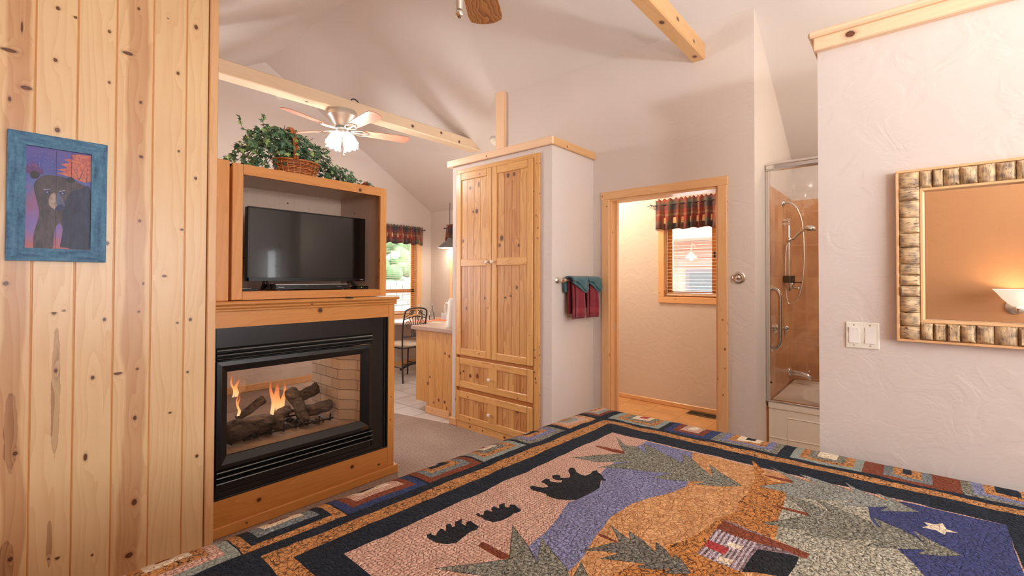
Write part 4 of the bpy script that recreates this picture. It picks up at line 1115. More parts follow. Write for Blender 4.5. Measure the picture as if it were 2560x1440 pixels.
def window_y(name, x0, x1, z0, z1, rail):
    root = W(); cw = .08
    for (a, b, c, d, g) in ((x0-cw, x1+cw, z0-cw, z0, 'x'), (x0-cw, x1+cw, z1, z1+cw, 'x'), (x0-cw, x0, z0, z1, 'z'), (x1, x1+cw, z0, z1, 'z')):
        wbox(root, a, b, YN-.02, YN+.002, c, d, g, 0, .003, .5)
    for (a, b, c, d, g) in ((x0, x1, z0-.012, z0+.004, 'x'), (x0, x1, z1-.004, z1+.012, 'x'), (x0-.012, x0+.004, z0, z1, 'z'), (x1-.004, x1+.012, z0, z1, 'z')):
        wbox(root, a, b, YN, YN+.15, c, d, g, 0, 0, 0)
    o = struct(name, root, M['pine_trim'])
    w = W(); ys = (YN+.07, YN+.11); s = .06
    for (a, b, c, d, g) in ((x0, x1, z0, z0+.06, 'x'), (x0, x1, z1-.05, z1, 'x'), (x0, x0+s, z0, z1, 'z'), (x1-s, x1, z0, z1, 'z')) + (((x0, x1, rail-.025, rail+.03, 'x'),) if rail else ()):
        wbox(w, a, b, ys[0], ys[1], c, d, g, 0, .004, 0, tone=.5)
    mk('window_frame', w, M['honey'], o)
    w = W(); box(w, x0+.03, x1-.03, YN+.088, YN+.092, z0+.03, z1-.03); mk('glass', w, M['glass'], o)
    return o
window_y('window_3', 3.75, 4.61, .80, 2.02, 1.175)
window_y('window_4', .20, 1.60, .85, 2.15, None)
# window in the wall behind the camera
w = W()
for (a, b, c, d, g) in ((-.03, 2.03, .82, .9, 'x'), (-.03, 2.03, 2.2, 2.28, 'x'), (-.03, .05, .9, 2.2, 'z'), (1.95, 2.03, .9, 2.2, 'z'), (.97, 1.03, .9, 2.2, 'z')): wbox(w, a, b, YS-.03, YS+.02, c, d, g, 0, .003, .4)
o = struct('window_5', w, M['pine_trim']); w = W(); box(w, .05, 1.95, YS-.08, YS-.075, .9, 2.2); mk('glass', w, M['glass'], o)

def blind(label, axis, fixed, a0, a1, z0, z1, mat, pitch=.0285, tilt=.25, cords=(), wdt=.024):
    mid = (a0+a1)/2
    loc = (fixed, mid, z0) if axis == 'x' else (mid, fixed, z0)
    t = thing('window_blind', label, 'blind', loc)
    def P(a, d, z): return (fixed+d, a, z) if axis == 'x' else (a, fixed+d, z)
    w = W(); z = z0+.03
    while z < z1-.03:
        c, s = math.cos(tilt)*wdt/2, math.sin(tilt)*wdt/2
        for k in (0, 1):
            e = .0012*(1 if k else -1)
            w.face([P(a0, -c, z-s+e), P(a1, -c, z-s+e), P(a1, c, z+s+e), P(a0, c, z+s+e)])
        w.face([P(a0, -c, z-s-.0012), P(a1, -c, z-s-.0012), P(a1, -c, z-s+.0012), P(a0, -c, z-s+.0012)])
        z += pitch
    mk('slats', w, mat, t)
    w = W()
    if axis == 'x': box(w, fixed-.018, fixed+.018, a0, a1, z1-.03, z1, 0, .002)
    else: box(w, a0, a1, fixed-.018, fixed+.018, z1-.03, z1, 0, .002)
    mk('head_rail', w, M['blind_wood'], t)
    w = W()
    if axis == 'x': box(w, fixed-.016, fixed+.016, a0, a1, z0, z0+.022, 0, .003)
    else: box(w, a0, a1, fixed-.016, fixed+.016, z0, z0+.022, 0, .003)
    mk('bottom_rail', w, M['blind_wood'], t)
    w = W()
    w.bm.free()
    for c in cords:
        for d in (-.013, .013):
            w = W(); tube(w, [P(c, d, z0+.01), P(c, d, z1)], .0012, 5); mk('cord', w, M['white_plastic'], t)
    return t
bl = blind('wood slat blind half open in the small bathroom window', 'x', 4.925, 1.262, 2.022, 1.195, 1.975, M['blind_wood'], .0365, .12, (1.40, 1.90, 1.93), .030)
w = W(); tube(w, [(4.895, 2.00, 1.95), (4.893, 2.005, 1.16), (4.893, 2.0, 1.13), (4.893, 2.012, 1.165)], .0022, 6, 0, 5); mk('tilt_cord', w, M['white_plastic'], bl)
blind('wood slat blind in the dining window behind the black metal chair', 'y', 6.075, 3.765, 4.60, .815, 2.01, M['blind_wood'], .030, .10, (3.95, 4.42), .024)
blind('wood slat blind in the second dining window, behind the pendant lamp', 'x', 4.925, 4.765, 5.49, 1.015, 1.97, M['blind_wood'], .03, .2, (4.95, 5.3), .024)

def valance(label, axis, fixed, a0, a1, z0, z1, seed, dirn=-1):
    w = W(); n = int((a1-a0)*220); rows = []
    arc = 0; prev = None
    for i in range(n+1):
        a = a0+(a1-a0)*i/n
        ph = a*2*PI/.085+1.6*math.sin(a*11+seed)
        col = []
        m = 12
        for j in range(m+1):
            t = j/m; z = z1-(z1-z0)*t
            pocket = 1 if t < .16 else 0
            amp = .006 + .020*min(1, max(0, (t-.12)*1.6))
            d = dirn*(.030 + amp*math.sin(ph+.3*math.sin(t*3+seed)) + .006*t)
            zz = z+.010*math.sin(ph*.5+seed)*t + (.010*math.sin(ph*1.7) if j == 0 else 0)
            col.append((a+.010*math.sin(ph*.7)*t, d, zz))
        if prev is not None: arc += math.hypot(col[6][0]-prev[6][0], col[6][1]-prev[6][1])
        rows.append((arc, [w.bm.verts.new((fixed+q[1], q[0], q[2]) if axis == 'x' else (q[0], fixed+q[1], q[2])) for q in col])); prev = col
    for (u0, A), (u1, B) in zip(rows, rows[1:]):
        for j in range(len(A)-1):
            f = w.bm.faces.new((A[j], B[j], B[j+1], A[j+1])); f.smooth = True
            for l, uvv in zip(f.loops, ((u0, j), (u1, j), (u1, j+1), (u0, j+1))): l[w.g].uv = (uvv[0]+seed, (z1-z0)*(1-uvv[1]/12)+.03*seed)
    o = mk('valance', w, M['plaid'], sharp=180)
    mo = o.modifiers.new('thick', 'SOLIDIFY'); mo.thickness = .0025
    return tag(o, label, 'valance', None)
def rod(label, axis, fixed, a0, a1, z, brackets, fin='ball'):
    loc = (fixed, (a0+a1)/2, z) if axis == 'x' else ((a0+a1)/2, fixed, z)
    t = thing('curtain_rod', label, 'curtain rod', loc)
    P = (lambda a, d, zz: (fixed+d, a, zz)) if axis == 'x' else (lambda a, d, zz: (a, fixed+d, zz))
    w = W(); tube(w, [P(a0, -.03, z), P(a1, -.03, z)], .006, 10); mk('rod', w, M['iron'], t)
    for s, a in ((-1, a0), (1, a1)):
        w = W()
        if fin == 'ball': ball(w, P(a+s*.012, -.03, z), .012, 12)
        else:
            tube(w, [P(a, -.03, z), P(a+s*.03, -.03, z+.012), P(a+s*.055, -.03, z-.002), P(a+s*.075, -.03, z+.008)], .0055, 8, 0, 5, r2=.002)
            tube(w, [P(a+s*.030, -.03, z+.010), P(a+s*.045, -.03, z+.032)], .004, 6, r2=.001); tube(w, [P(a+s*.02, -.03, z+.004), P(a+s*.03, -.035, z-.02)], .003, 6, r2=.001)
        mk('finial', w, M['iron'], t)
    for b in brackets:
        w = W(); tube(w, [P(b, -.03, z-.004), P(b, -.022, z-.03), P(b, -.001, z-.035)], .003, 6, 0, 5); mk('bracket', w, M['iron'], t)
    return t
valance('plaid valance in navy, maroon and tan over the bathroom window', 'x', XE, 1.16, 2.125, 1.915, 2.245, .3)
rod('black twig-ended curtain rod over the bathroom window', 'x', XE, 1.14, 2.150, 2.185, (2.142, 1.15), 'twig')
valance('plaid valance over the dining window beside the fireplace', 'y', YN, 3.66, 4.70, 1.92, 2.205, .9)
rod('black ball-ended curtain rod over the dining window', 'y', YN, 3.62, 4.735, 2.165, (4.70, 3.66))
valance('narrow visible end of a plaid valance above the pendant lamp', 'x', XE, 4.60, 5.615, 1.93, 2.235, 1.7)
rod('curtain rod end with black ball beside the pendant lamp', 'x', XE, 4.57, 5.665, 2.185, (5.63,))

# ------------------------------------------------------------------ ivy basket
iv = thing('ivy_basket', 'wicker basket overflowing with trailing ivy on top of the television cabinet', 'plant', (1.30, 3.02, 2.006))
bc = Vector((1.325, 3.01, 2.008))
w = W()
rad = lambda t: .095+.030*t
hgt = .105
for k in range(22):
    a = 2*PI*k/22; 
    pts = [bc+Vector((math.cos(a)*rad(t)*1.15, math.sin(a)*rad(t)*.85, t*hgt)) for t in (0, .5, 1)]
    tube(w, pts, .0035, 6)
for j in range(13):
    t = j/12; pts = []
    for k in range(67):
        a = 2*PI*k/66; rr = rad(t)+.0035*math.cos(11*a+PI*j)
        pts.append(bc+Vector((math.cos(a)*rr*1.15, math.sin(a)*rr*.85, t*hgt+.003)))
    tube(w, pts, .0040, 6)
for dz in (0, .006): tube(w, [bc+Vector((math.cos(2*PI*k/40)*(rad(1)+.004)*1.15, math.sin(2*PI*k/40)*(rad(1)+.004)*.85, hgt+dz)) for k in range(41)], .006, 6)
mk('basket', w, M['wicker'], iv, sharp=80)
w = W()
for s in (-.5, .5): tube(w, [bc+Vector((-.055+s*.014, -.02+math.cos(PI*i/20)*.10, hgt+math.sin(PI*i/20)*.215)) for i in range(21)], .0085, 8)
mk('handle', w, M['wicker'], iv, sharp=80)
LEAF = [(0, 0), (.16, -.14), (.50, -.20), (.30, .12), (.62, .40), (.26, .42), (0, 1.0), (-.26, .42), (-.62, .40), (-.30, .12), (-.50, -.20), (-.16, -.14)]
def leaf(w, c, nrm, up, s):
    n = Vector(nrm).normalized(); u = Vector(up); u = (u-n*u.dot(n))
    if u.length < 1e-4: u = n.orthogonal()
    u.normalize(); r = u.cross(n)
    cen = w.bm.verts.new(Vector(c)+u*.2*s-n*.03*s)
    vs = [w.bm.verts.new(Vector(c)+r*x*s+u*y*s-n*(abs(x)*.30+max(0, y-.3)*.25)*s) for x, y in LEAF]
    for i in range(len(vs)):
        j = (i+1) % len(vs)
        f = w.bm.faces.new((cen, vs[i], vs[j]))
        for l, q in zip(f.loops, ((0, .2), LEAF[i], LEAF[j])): l[w.g].uv = q
w = W(); rr = random.Random(21)
def dome_h(x):   # silhouette height above the cabinet top along x
    xs = [(.88, .02), (.93, .09), (.99, .17), (1.06, .275), (1.15, .315), (1.25, .315), (1.36, .285), (1.45, .235), (1.53, .16), (1.60, .11), (1.68, .085), (1.76, .055), (1.81, .02)]
    for (a, b), (c, d) in zip(xs, xs[1:]):
        if a <= x <= c: return b+(d-b)*(x-a)/(c-a)
    return .02
cnt = 0
while cnt < 1150:
    x = rr.triangular(.90, 1.80, 1.25); H = dome_h(x)
    y = rr.gauss(3.0, .075)
    y = min(max(y, 2.82), 3.22)
    env = H*math.sqrt(max(0, 1-((y-3.02)/.24)**2))
    z = env*(rr.random()**.45)
    if (abs(x-1.335) < .115 and y < 2.985 and z < .085): continue
    fy = -1 if y < 3.06 else .3
    nrm = Vector(((x-1.25)*1.2+rr.gauss(0, .45), fy*.8+rr.gauss(0, .35), .45+z*1.5+rr.gauss(0, .35)))
    leaf(w, (x, y, 2.012+z), nrm, (rr.gauss(0, 1)+(x-1.25)*2, rr.gauss(-.3, .6), rr.gauss(-.5, .7)), rr.uniform(.020, .040))
    cnt += 1
for (pts, n_) in (([(1.05, 3.0, 2.25), (1.0, 3.0, 2.27), (.985, 2.99, 2.31), (.98, 2.99, 2.335)], 5), ([(1.12, 3.0, 2.30), (1.115, 3.0, 2.34), (1.12, 2.99, 2.375)], 5), ([(1.24, 3, 2.3), (1.245, 3, 2.345)], 3),
                  ([(1.45, 3.0, 2.22), (1.50, 3.0, 2.25), (1.535, 2.99, 2.24)], 6), ([(1.55, 3, 2.13), (1.62, 2.98, 2.135), (1.66, 2.97, 2.12)], 6), ([(1.70, 2.97, 2.07), (1.78, 2.93, 2.055), (1.83, 2.89, 2.025)], 7), ([(.95, 2.95, 2.06), (.90, 2.90, 2.05), (.87, 2.87, 2.035)], 7), ([(1.40, 3, 2.28), (1.43, 3, 2.305)], 3)):
    sp = spline(pts, 6); tube(w, sp, .0016, 5, 1)
    for i in range(n_):
        p = sp[int((i+.5)/n_*(len(sp)-1))]
        leaf(w, p, (rr.gauss(0, .5), -1, rr.gauss(.4, .4)), (rr.gauss(0, 1), 0, rr.gauss(.3, 1)), rr.uniform(.018, .030))
for _ in range(26):
    a = (rr.uniform(1.2, 1.42), rr.uniform(2.95, 3.05), 2.12); b = (rr.uniform(.95, 1.7), rr.uniform(2.88, 3.1), 2.05); m_ = ((a[0]+b[0])/2, (a[1]+b[1])/2, 2.20)
    tube(w, [a, m_, b], .0018, 5, 1, 5)
mk('foliage', w, [M['ivy'], M['vine']], iv, sharp=180)
w = W(); lathe(w, [(.0, 0), (.026, .002), (.033, .018), (.030, .036), (.018, .046), (0, .048)], (1.775, 2.93, 2.006), (0, 0, 1), 20)
tag(mk('ornament', w, M['terracotta'], sharp=60), 'small rounded reddish brown ornament among the ivy at its right end', 'ornament')
# ------------------------------------------------------------------ ceiling fans
def blade(parent, hub, ang, r0, r1, wid, z, mat, pitch, arm_mat):
    ca, sa = math.cos(ang), math.sin(ang); H = Vector(hub)
    def P(r, s, dz=0):
        return (H.x+ca*r-sa*s, H.y+sa*r+ca*s, z+s*math.sin(pitch)+dz)
    outline = [(r0, -wid*.36), (r0+.05, -wid*.40), (r1-.06, -wid*.5), (r1-.02, -wid*.46), (r1, -wid*.22), (r1+.004, 0), (r1, wid*.22), (r1-.02, wid*.46), (r1-.06, wid*.5), (r0+.05, wid*.40), (r0, wid*.36)]
    w = W(); o = (RNG.uniform(0, 9), RNG.uniform(0, 9))
    for dz in (-.003, .003):
        pts = [P(r, s, dz) for r, s in outline]; uv = [(s+o[0], r+o[1]) for r, s in outline]
        w.face(pts if dz > 0 else pts[::-1], 0, uv if dz > 0 else uv[::-1])
    for i in range(len(outline)):
        a = outline[i]; b = outline[(i+1) % len(outline)]
        w.face([P(*a, -.003), P(*b, -.003), P(*b, .003), P(*a, .003)], 0, [(o[0], a[0]), (o[0], b[0]), (o[0]+.01, b[0]), (o[0]+.01, a[0])])
    b_ = mk('fan_blade', w, mat, parent, recalc=True)
    w = W()
    for s in (-1, 1):
        tube(w, [P(.085, s*.008, .0), P(.13, s*.035, -.004), P(.185, s*.045, -.007), P(r0+.055, s*.018, -.007)], .0055, 8, 0, 6)
    tube(w, [P(.08, 0, .002), P(.14, 0, -.008), P(r0+.055, 0, -.008)], .008, 8, 0, 5)
    ball(w, P(r0+.055, 0, -.007), .014, 10, 0, 1, 1, .4)
    mk('blade_arm', w, arm_mat, parent, sharp=70)
def shade(parent, base, axis, mat, s=1.0, name='lamp_shade', lobes=8, wk=1.0):
    w = W(); ax = Vector(axis).normalized(); base = Vector(base)
    e1 = ax.orthogonal().normalized(); e2 = ax.cross(e1)
    prof = [(.020, 0), (.030, .010), (.044, .030), (.053, .055), (.056, .080), (.058, .100), (.064, .112)]
    seg = 48; rings = []
    for r, h in prof:
        k_ = h/.112
        rings.append([w.bm.verts.new(base+ax*h*s*(1+(.05*math.cos(lobes*2*PI*i/seg) if h > .105 else 0))+(e1*math.cos(2*PI*i/seg)+e2*math.sin(2*PI*i/seg))*r*s*wk*(1+.04*k_*math.cos(lobes*2*PI*i/seg))) for i in range(seg)])
    for a, b in zip(rings, rings[1:]):
        for i in range(seg):
            f = w.bm.faces.new((a[i], a[(i+1) % seg], b[(i+1) % seg], b[i])); f.smooth = True
    w.bm.faces.new(rings[0])
    return mk(name, w, mat, parent, sharp=180)

f1 = thing('ceiling_fan', 'brushed nickel ceiling fan with lit glass shades under the far beam', 'ceiling fan', (2.235, 4.10, 2.972))
h1 = (2.235, 4.10, 2.972)
w = W(); lathe(w, [(.0, 0), (.128, 0), (.130, .004), (.130, .012), (.127, .014), (.127, .018), (.134, .021), (.137, .030), (.137, .052), (.130, .060), (.118, .075), (.085, .125), (.074, .140), (.070, .150), (.0, .150)], h1, (0, 0, -1), 40)
mk('motor_housing', w, M['nickel'], f1, sharp=28)
w = W(); lathe(w, [(.0, .150), (.062, .150), (.064, .158), (.060, .172), (.040, .178), (.0, .178)], h1, (0, 0, -1), 32); mk('flywheel', w, M['steel_grey'], f1, sharp=30)
w = W(); lathe(w, [(.0, .176), (.040, .176), (.042, .184), (.042, .215), (.036, .226), (.020, .236), (.0, .238)], h1, (0, 0, -1), 28); mk('switch_housing', w, M['nickel'], f1, sharp=30)
for k, a in enumerate((51, 123, 195, 267, 339)):
    blade(f1, h1, math.radians(a), .19, .645, .135, 2.790, M['blade_pale'], math.radians(-12), M['nickel'])
for k in range(4):
    a = math.radians(196.5+90*k)
    b0 = Vector((h1[0]+.050*math.cos(a), h1[1]+.050*math.sin(a), 2.765)); ax = (math.cos(a)*.52, math.sin(a)*.52, -1.0)
    w = W(); tube(w, [(h1[0], h1[1], 2.765), b0, b0+Vector(ax).normalized()*.012], .012, 10); mk('lamp_arm', w, M['nickel'], f1, sharp=60)
    shade(f1, b0+Vector(ax).normalized()*.006, ax, M['lit_glass'], 1.30, wk=.80)
for dx, L in ((.004, .185), (-.045, .16)):
    w = W(); p = Vector((h1[0]+dx*.8, h1[1]-.03, 2.74)); cyl(w, p, p-Vector((0, 0, L-.03)), .0018, seg=6); lathe(w, [(.002, 0), (.005, .008), (.008, .026), (.006, .034), (0, .036)], p-Vector((0, 0, L-.03)), (0, 0, -1), 12)
    mk('pull_chain', w, M['chrome'], f1, sharp=60)
point_light('fan_lamp', (2.235, 4.10, 2.52), 40, (.98, .98, .96), .09)

f2 = thing('ceiling_fan', 'ceiling fan above the bed, only one dark striped wooden blade in view', 'ceiling fan', (.93, 1.02, 3.20))
h2 = (.93, 1.02, 2.62)
w = W(); lathe(w, [(0, 0), (.065, .0), (.07, .02), (.045, .06), (0, .06)], (.93, 1.02, roof_z(.93)+.02), (0, 0, -1), 24); cyl(w, (.93, 1.02, 2.6), (.93, 1.02, 3.25), .013, seg=12); mk('downrod', w, M['nickel'], f2, sharp=30)
w = W(); lathe(w, [(0, 0), (.09, .0), (.125, .02), (.13, .06), (.12, .10), (.075, .15), (0, .15)], h2, (0, 0, -1), 36); mk('motor_housing', w, M['nickel'], f2, sharp=28)
for k in range(5):
    blade(f2, h2, math.radians(35.5+72*k), .17, .555, .138, 2.452, M['blade'], math.radians(-3), M['nickel'])
w = W(); lathe(w, [(0, .15), (.045, .15), (.045, .20), (.03, .23), (.012, .26), (.010, .44), (.0, .44)], h2, (0, 0, -1), 24); mk('light_stem', w, M['nickel'], f2, sharp=30)
w = W(); lathe(w, [(0, .44), (.008, .442), (.011, .446), (.012, .452), (.010, .459), (.005, .464), (0, .466)], h2, (0, 0, -1), 20); mk('finial', w, M['chrome'], f2, sharp=60)
for k in range(3):
    a = math.radians(120+120*k+62)
    b0 = Vector((h2[0]+.05*math.cos(a), h2[1]+.05*math.sin(a), 2.40))
    w = W(); tube(w, [(h2[0], h2[1], 2.44), b0], .009, 8); mk('lamp_arm', w, M['nickel'], f2)
    shade(f2, b0, (math.cos(a)*.45, math.sin(a)*.45, -1), M['dim_glass'], .95)

# ------------------------------------------------------------------ detectors, hook, post fittings
nrm = Vector((SL, 0, 1)).normalized(); nrmd = -nrm
w = W(); c = Vector((3.995, 3.72, roof_z(3.995)-.002)); lathe(w, [(.0, 0), (.068, 0), (.070, .012), (.066, .028), (.050, .036), (.048, .033), (.040, .033), (.036, .038), (.0, .040)], c, nrmd, 32)
tag(mk('smoke_detector', w, M['white_plastic'], sharp=25), 'round white smoke detector on the sloped ceiling behind the wooden post', 'smoke detector')
w = W(); lathe(w, [(.0, 0), (.068, 0), (.070, .012), (.064, .030), (.0, .036)], (2.43, YN, 3.71), (0, -1, 0), 32)
tag(mk('smoke_detector', w, M['white_plastic'], sharp=25), 'round white smoke detector high on the gable wall, partly behind the beam', 'smoke detector')
w = W(); tube(w, [(2.34, 4.13, 3.085), (2.345, 4.13, 3.125), (2.38, 4.13, 3.14), (2.42, 4.13, 3.12), (2.43, 4.13, 3.085)], .006, 8, 0, 6)
tag(mk('cable_loop', w, M['iron']), 'small dark cable loop on top of the far beam above the fan', 'cable')

# ------------------------------------------------------------------ mirror and switch
mr = thing('wall_mirror_frame', 'wall mirror with a chunky border of weathered wooden squares', 'mirror', (2.43, -.177, 1.127))
mr.name = 'framed_mirror'
y0, y1, z0, z1 = -.397, .042, 1.127, 1.807
w = W(); t = .010; xo = 2.396
for (a, b, c, d, g) in ((y0, y1, z0, z0+t, 'y'), (y0, y1, z1-t, z1, 'y'), (y0, y0+t, z0+t, z1-t, 'z'), (y1-t, y1, z0+t, z1-t, 'z')): wbox(w, xo, 2.43, a, b, c, d, g, 0, .002)
i0, i1, j0, j1 = y0+.072, y1-.072, z0+.077, z1-.077
for (a, b, c, d, g) in ((i0, i1, j0, j0+.010, 'y'), (i0, i1, j1-.010, j1, 'y'), (i0, i0+.010, j0+.010, j1-.010, 'z'), (i1-.010, i1, j0+.010, j1-.010, 'z')): wbox(w, 2.399, 2.43, a, b, c, d, g, 0, .002)
mk('frame_rim', w, M['pine_trim'], mr)
def blockwood(vert):
    n = N('weathered_block'); g = n.uv('grain'); ri = n.add('ShaderNodeNewGeometry').outputs['Random Per Island']
    p = n.obj()
    sc = (1, 26, 150) if not vert else (1, 150, 26)
    vec = n.vadd(n.mul(p, sc), n.comb(0.0, n.math('MULTIPLY', ri, 60), n.math('MULTIPLY', ri, 37)))
    a = n.noise(vec, 1.0, 3, .6)
    b = n.noise(n.vadd(n.mul(p, (1, 50, 50)), n.comb(n.math('MULTIPLY', ri, 90), 0.0, 0.0)), .7, 2, .5)
    pit = n.noise(n.vadd(n.mul(p, (1, 60, 230) if not vert else (1, 230, 60)), n.comb(n.math('MULTIPLY', ri, 50), 0.0, 0.0)), 1.0, 1, .5)
    c = n.ramp(n.math('ADD', n.math('MULTIPLY', a, .5), n.math('MULTIPLY', b, .5)), [(.36, s2l((122, 106, 92))), (.46, s2l((178, 152, 122))), (.56, s2l((212, 184, 142))), (.68, s2l((230, 206, 166)))])
    dk = n.math('GREATER_THAN', pit, n.math('SUBTRACT', .72, n.math('MULTIPLY', ri, .06)))
    c = n.mix(n.math('MULTIPLY', dk, .8), c, s2l((48, 36, 30)))
    n.bump(pit, -.5, .004)
    return n.base(c, .55, 0, .3)
M['block_h'] = blockwood(False); M['block_v'] = blockwood(True)
rr = random.Random(5)
def blk(a, b, c, d, mat):
    w = W(); g = .0008; a += g; b -= g; c += g; d -= g; xb, xf = 2.428, 2.402-rr.uniform(0, .003); xt = 2.390-rr.uniform(0, .004)
    ins = min((b-a), (d-c))*rr.uniform(.16, .30)
    O_ = [(a, c), (b, c), (b, d), (a, d)]; I_ = [(a+ins, c+ins), (b-ins, c+ins), (b-ins, d-ins), (a+ins, d-ins)]
    B = [w.bm.verts.new((xb, *p)) for p in O_]; F_ = [w.bm.verts.new((xf, *p)) for p in O_]; T_ = [w.bm.verts.new((xt, *p)) for p in I_]
    for i in range(4):
        j = (i+1) % 4
        w.bm.faces.new((B[i], B[j], F_[j], F_[i])); w.bm.faces.new((F_[i], F_[j], T_[j], T_[i]))
    w.bm.faces.new(T_)
    mk('frame_block', w, mat, mr, recalc=True, sharp=60)
def splits(a, b, ws):
    tot = sum(ws); out = [a]
    for q in ws: out.append(out[-1]+(b-a)*q/tot)
    return out
zs = splits(z0+t, z1-t, [8, 8, 9.5, 6.5, 6.5, 6.5, 10, 8.5, 9.5, 10, 8, 9])
for p, q in zip(zs, zs[1:]): blk(i1, y1-t, p, q, M['block_h'])
zs = splits(z0+t, z1-t, [9, 8, 7, 9, 6, 8, 10, 7, 9, 8, 9])
for p, q in zip(zs, zs[1:]): blk(y0+t, i0, p, q, M['block_h'])
ys = splits(i1, i0, [9, 7.5, 11, 11.5, 11, 12, 9])
for p, q in zip(ys, ys[1:]): blk(q, p, j1, z1-t, M['block_v'])
ys = splits(i1, i0, [9, 9, 9, 10, 11, 14, 9])
for p, q in zip(ys, ys[1:]): blk(q, p, z0+t, j0, M['block_v'])
w = W(); a, b, c, d = i0+.010, i1-.010, j0+.010, j1-.010; bv = .0065
w.face([(2.408, b-bv, c+bv), (2.408, a+bv, c+bv), (2.408, a+bv, d-bv), (2.408, b-bv, d-bv)])
for (P0, P1, P2, P3) in (((b, c), (a, c), (a+bv, c+bv), (b-bv, c+bv)), ((a, c), (a, d), (a+bv, d-bv), (a+bv, c+bv)), ((a, d), (b, d), (b-bv, d-bv), (a+bv, d-bv)), ((b, d), (b, c), (b-bv, c+bv), (b-bv, d-bv))):
    w.face([(2.4100, *P0), (2.4100, *P1), (2.408, *P2), (2.408, *P3)])
mk('mirror_glass', w, M['mirror'], mr, recalc=False)
sw = thing('light_switch', 'double rocker light switch plate left of the mirror', 'light switch', (2.43, .153, 1.082))
w = W(); wbox(w, 2.4245, 2.43, .097, .2095, 1.082, 1.192, 'z', 0, .003); mk('wall_plate', w, M['white_plastic'], sw)
for yc in (.181, .127):
    w = W(); prism(w, [(2.4245, 1.105), (2.4205, 1.105), (2.4235, 1.137), (2.4195 if yc > .15 else 2.4222, 1.170), (2.4245, 1.170)], yc-.0165, yc+.0165, 'y'); mk('rocker', w, M['white_ceramic'], sw, recalc=True, sharp=20)
w = W()
for yc in (.181, .127):
    for zc in (1.095, 1.18): cyl(w, (2.4245, yc, zc), (2.4240, yc, zc), .003, seg=10)
mk('screw', w, M['nickel'], sw)
# wall hook / timer knob
hk = thing('wall_timer', 'round chrome dial on the wall between the doorway and the shower', 'timer', (3.54, .925, 1.385))
w = W(); lathe(w, [(0, 0), (.045, 0), (.046, .004), (.042, .009), (.034, .011)], (3.54, .925, 1.385), (-1, 0, 0), 32); mk('backplate', w, M['chrome'], hk, sharp=40)
w = W(); lathe(w, [(.030, .008), (.031, .016), (.027, .022), (.018, .020), (.016, .026), (.010, .031), (0, .032)], (3.54, .925, 1.385), (-1, 0, 0), 28); mk('dial', w, M['chrome'], hk, sharp=40)
# floor vent
fv = thing('floor_vent', 'bronze slotted floor vent on the bathroom floor under the window', 'vent', (4.79, 1.59, 0))
w = W()
for (a, b, c, d) in ((4.72, 4.735, 1.44, 1.74), (4.845, 4.86, 1.44, 1.74), (4.735, 4.845, 1.44, 1.455), (4.735, 4.845, 1.725, 1.74), (4.735, 4.845, 1.583, 1.597)): box(w, a, b, c, d, 0, .007, 0, .002)
for i in range(17):
    y = 1.463+i*.0158
    if abs(y-1.59) > .008: box(w, 4.735, 4.845, y, y+.005, .001, .005)
mk('grille', w, M['vent'], fv)
w = W(); box(w, 4.735, 4.845, 1.455, 1.725, 0, .0015); mk('opening', w, M['vent_dark'], fv)

# ------------------------------------------------------------------ tub and shower
w = W(); box(w, 3.88, XE, .812, .8205, .44, 2.10); struct('trim_5', w, M['shower_tile_side'])
w = W(); box(w, XE-.009, XE+.0, -.74, .812, .44, 2.10); struct('trim_6', w, M['shower_tile_back'])
w = W(); wbox(w, 3.868, 3.888, .800, .820, 0, .43, 'z', 0, .002, 0, tone=1.0); struct('trim_7', w, M['honey'])
bt = thing('bathtub', 'white bathtub with moulded apron behind the glass shower door', 'bathtub', (4.37, .04, 0))
w = W()
x0, x1, ya, yb_, rim = 3.85, 4.888, -.738, .808, .462
# rim and basin from rings
def ringpts(cx, cy, rx, ry, z, n=48, p=3.0):
    out = []
    for i in range(n):
        a = 2*PI*i/n; c_, s_ = math.cos(a), math.sin(a)
        out.append((cx+rx*abs(c_)**(2/p)*(1 if c_ >= 0 else -1), cy+ry*abs(s_)**(2/p)*(1 if s_ >= 0 else -1), z))
    return out
cx, cy = (x0+x1)/2+.01, (ya+yb_)/2
levels = [(.519, .773, .0, 40), (.519, .773, rim-.012, 40), (.508, .762, rim, 30), (.40, .64, rim, 3.2), (.385, .625, rim-.012, 3.0), (.36, .59, .30, 2.8), (.32, .54, .12, 2.6), (.27, .46, .085, 2.6), (.02, .04, .08, 2.4)]
rings = [[w.bm.verts.new(q) for q in ringpts(cx-(.01 if i < 3 else 0), cy, rx, ry, z, 64, p)] for i, (rx, ry, z, p) in enumerate(levels)]
for a, b in zip(rings, rings[1:]):
    for i in range(64):
        f = w.bm.faces.new((a[i], a[(i+1) % 64], b[(i+1) % 64], b[i])); f.smooth = True
w.bm.faces.new(rings[-1])
mk('basin', w, M['tub'], bt, recalc=True, sharp=40)
w = W(); box(w, 3.842, 3.87, ya, .806, .415, .468, 0, .008); mk('front_rim', w, M['tub'], bt)
w = W(); box(w, 3.852, 3.87, ya, .803, 0, .415, 0, .002)
# raised moulding lines of the apron
def bead(pts): tube(w, [(3.852, a, b) for a, b in pts], .006, 8)
bead([(.68, .02), (.68, .363), (-.60, .363), (-.60, .02)]); bead([(.80, .205), (.685, .205)]); bead([(.675, .205), (.50, .212), (.45, .20), (.41, .10), (.40, .02)])
mk('apron', w, M['tub'], bt)
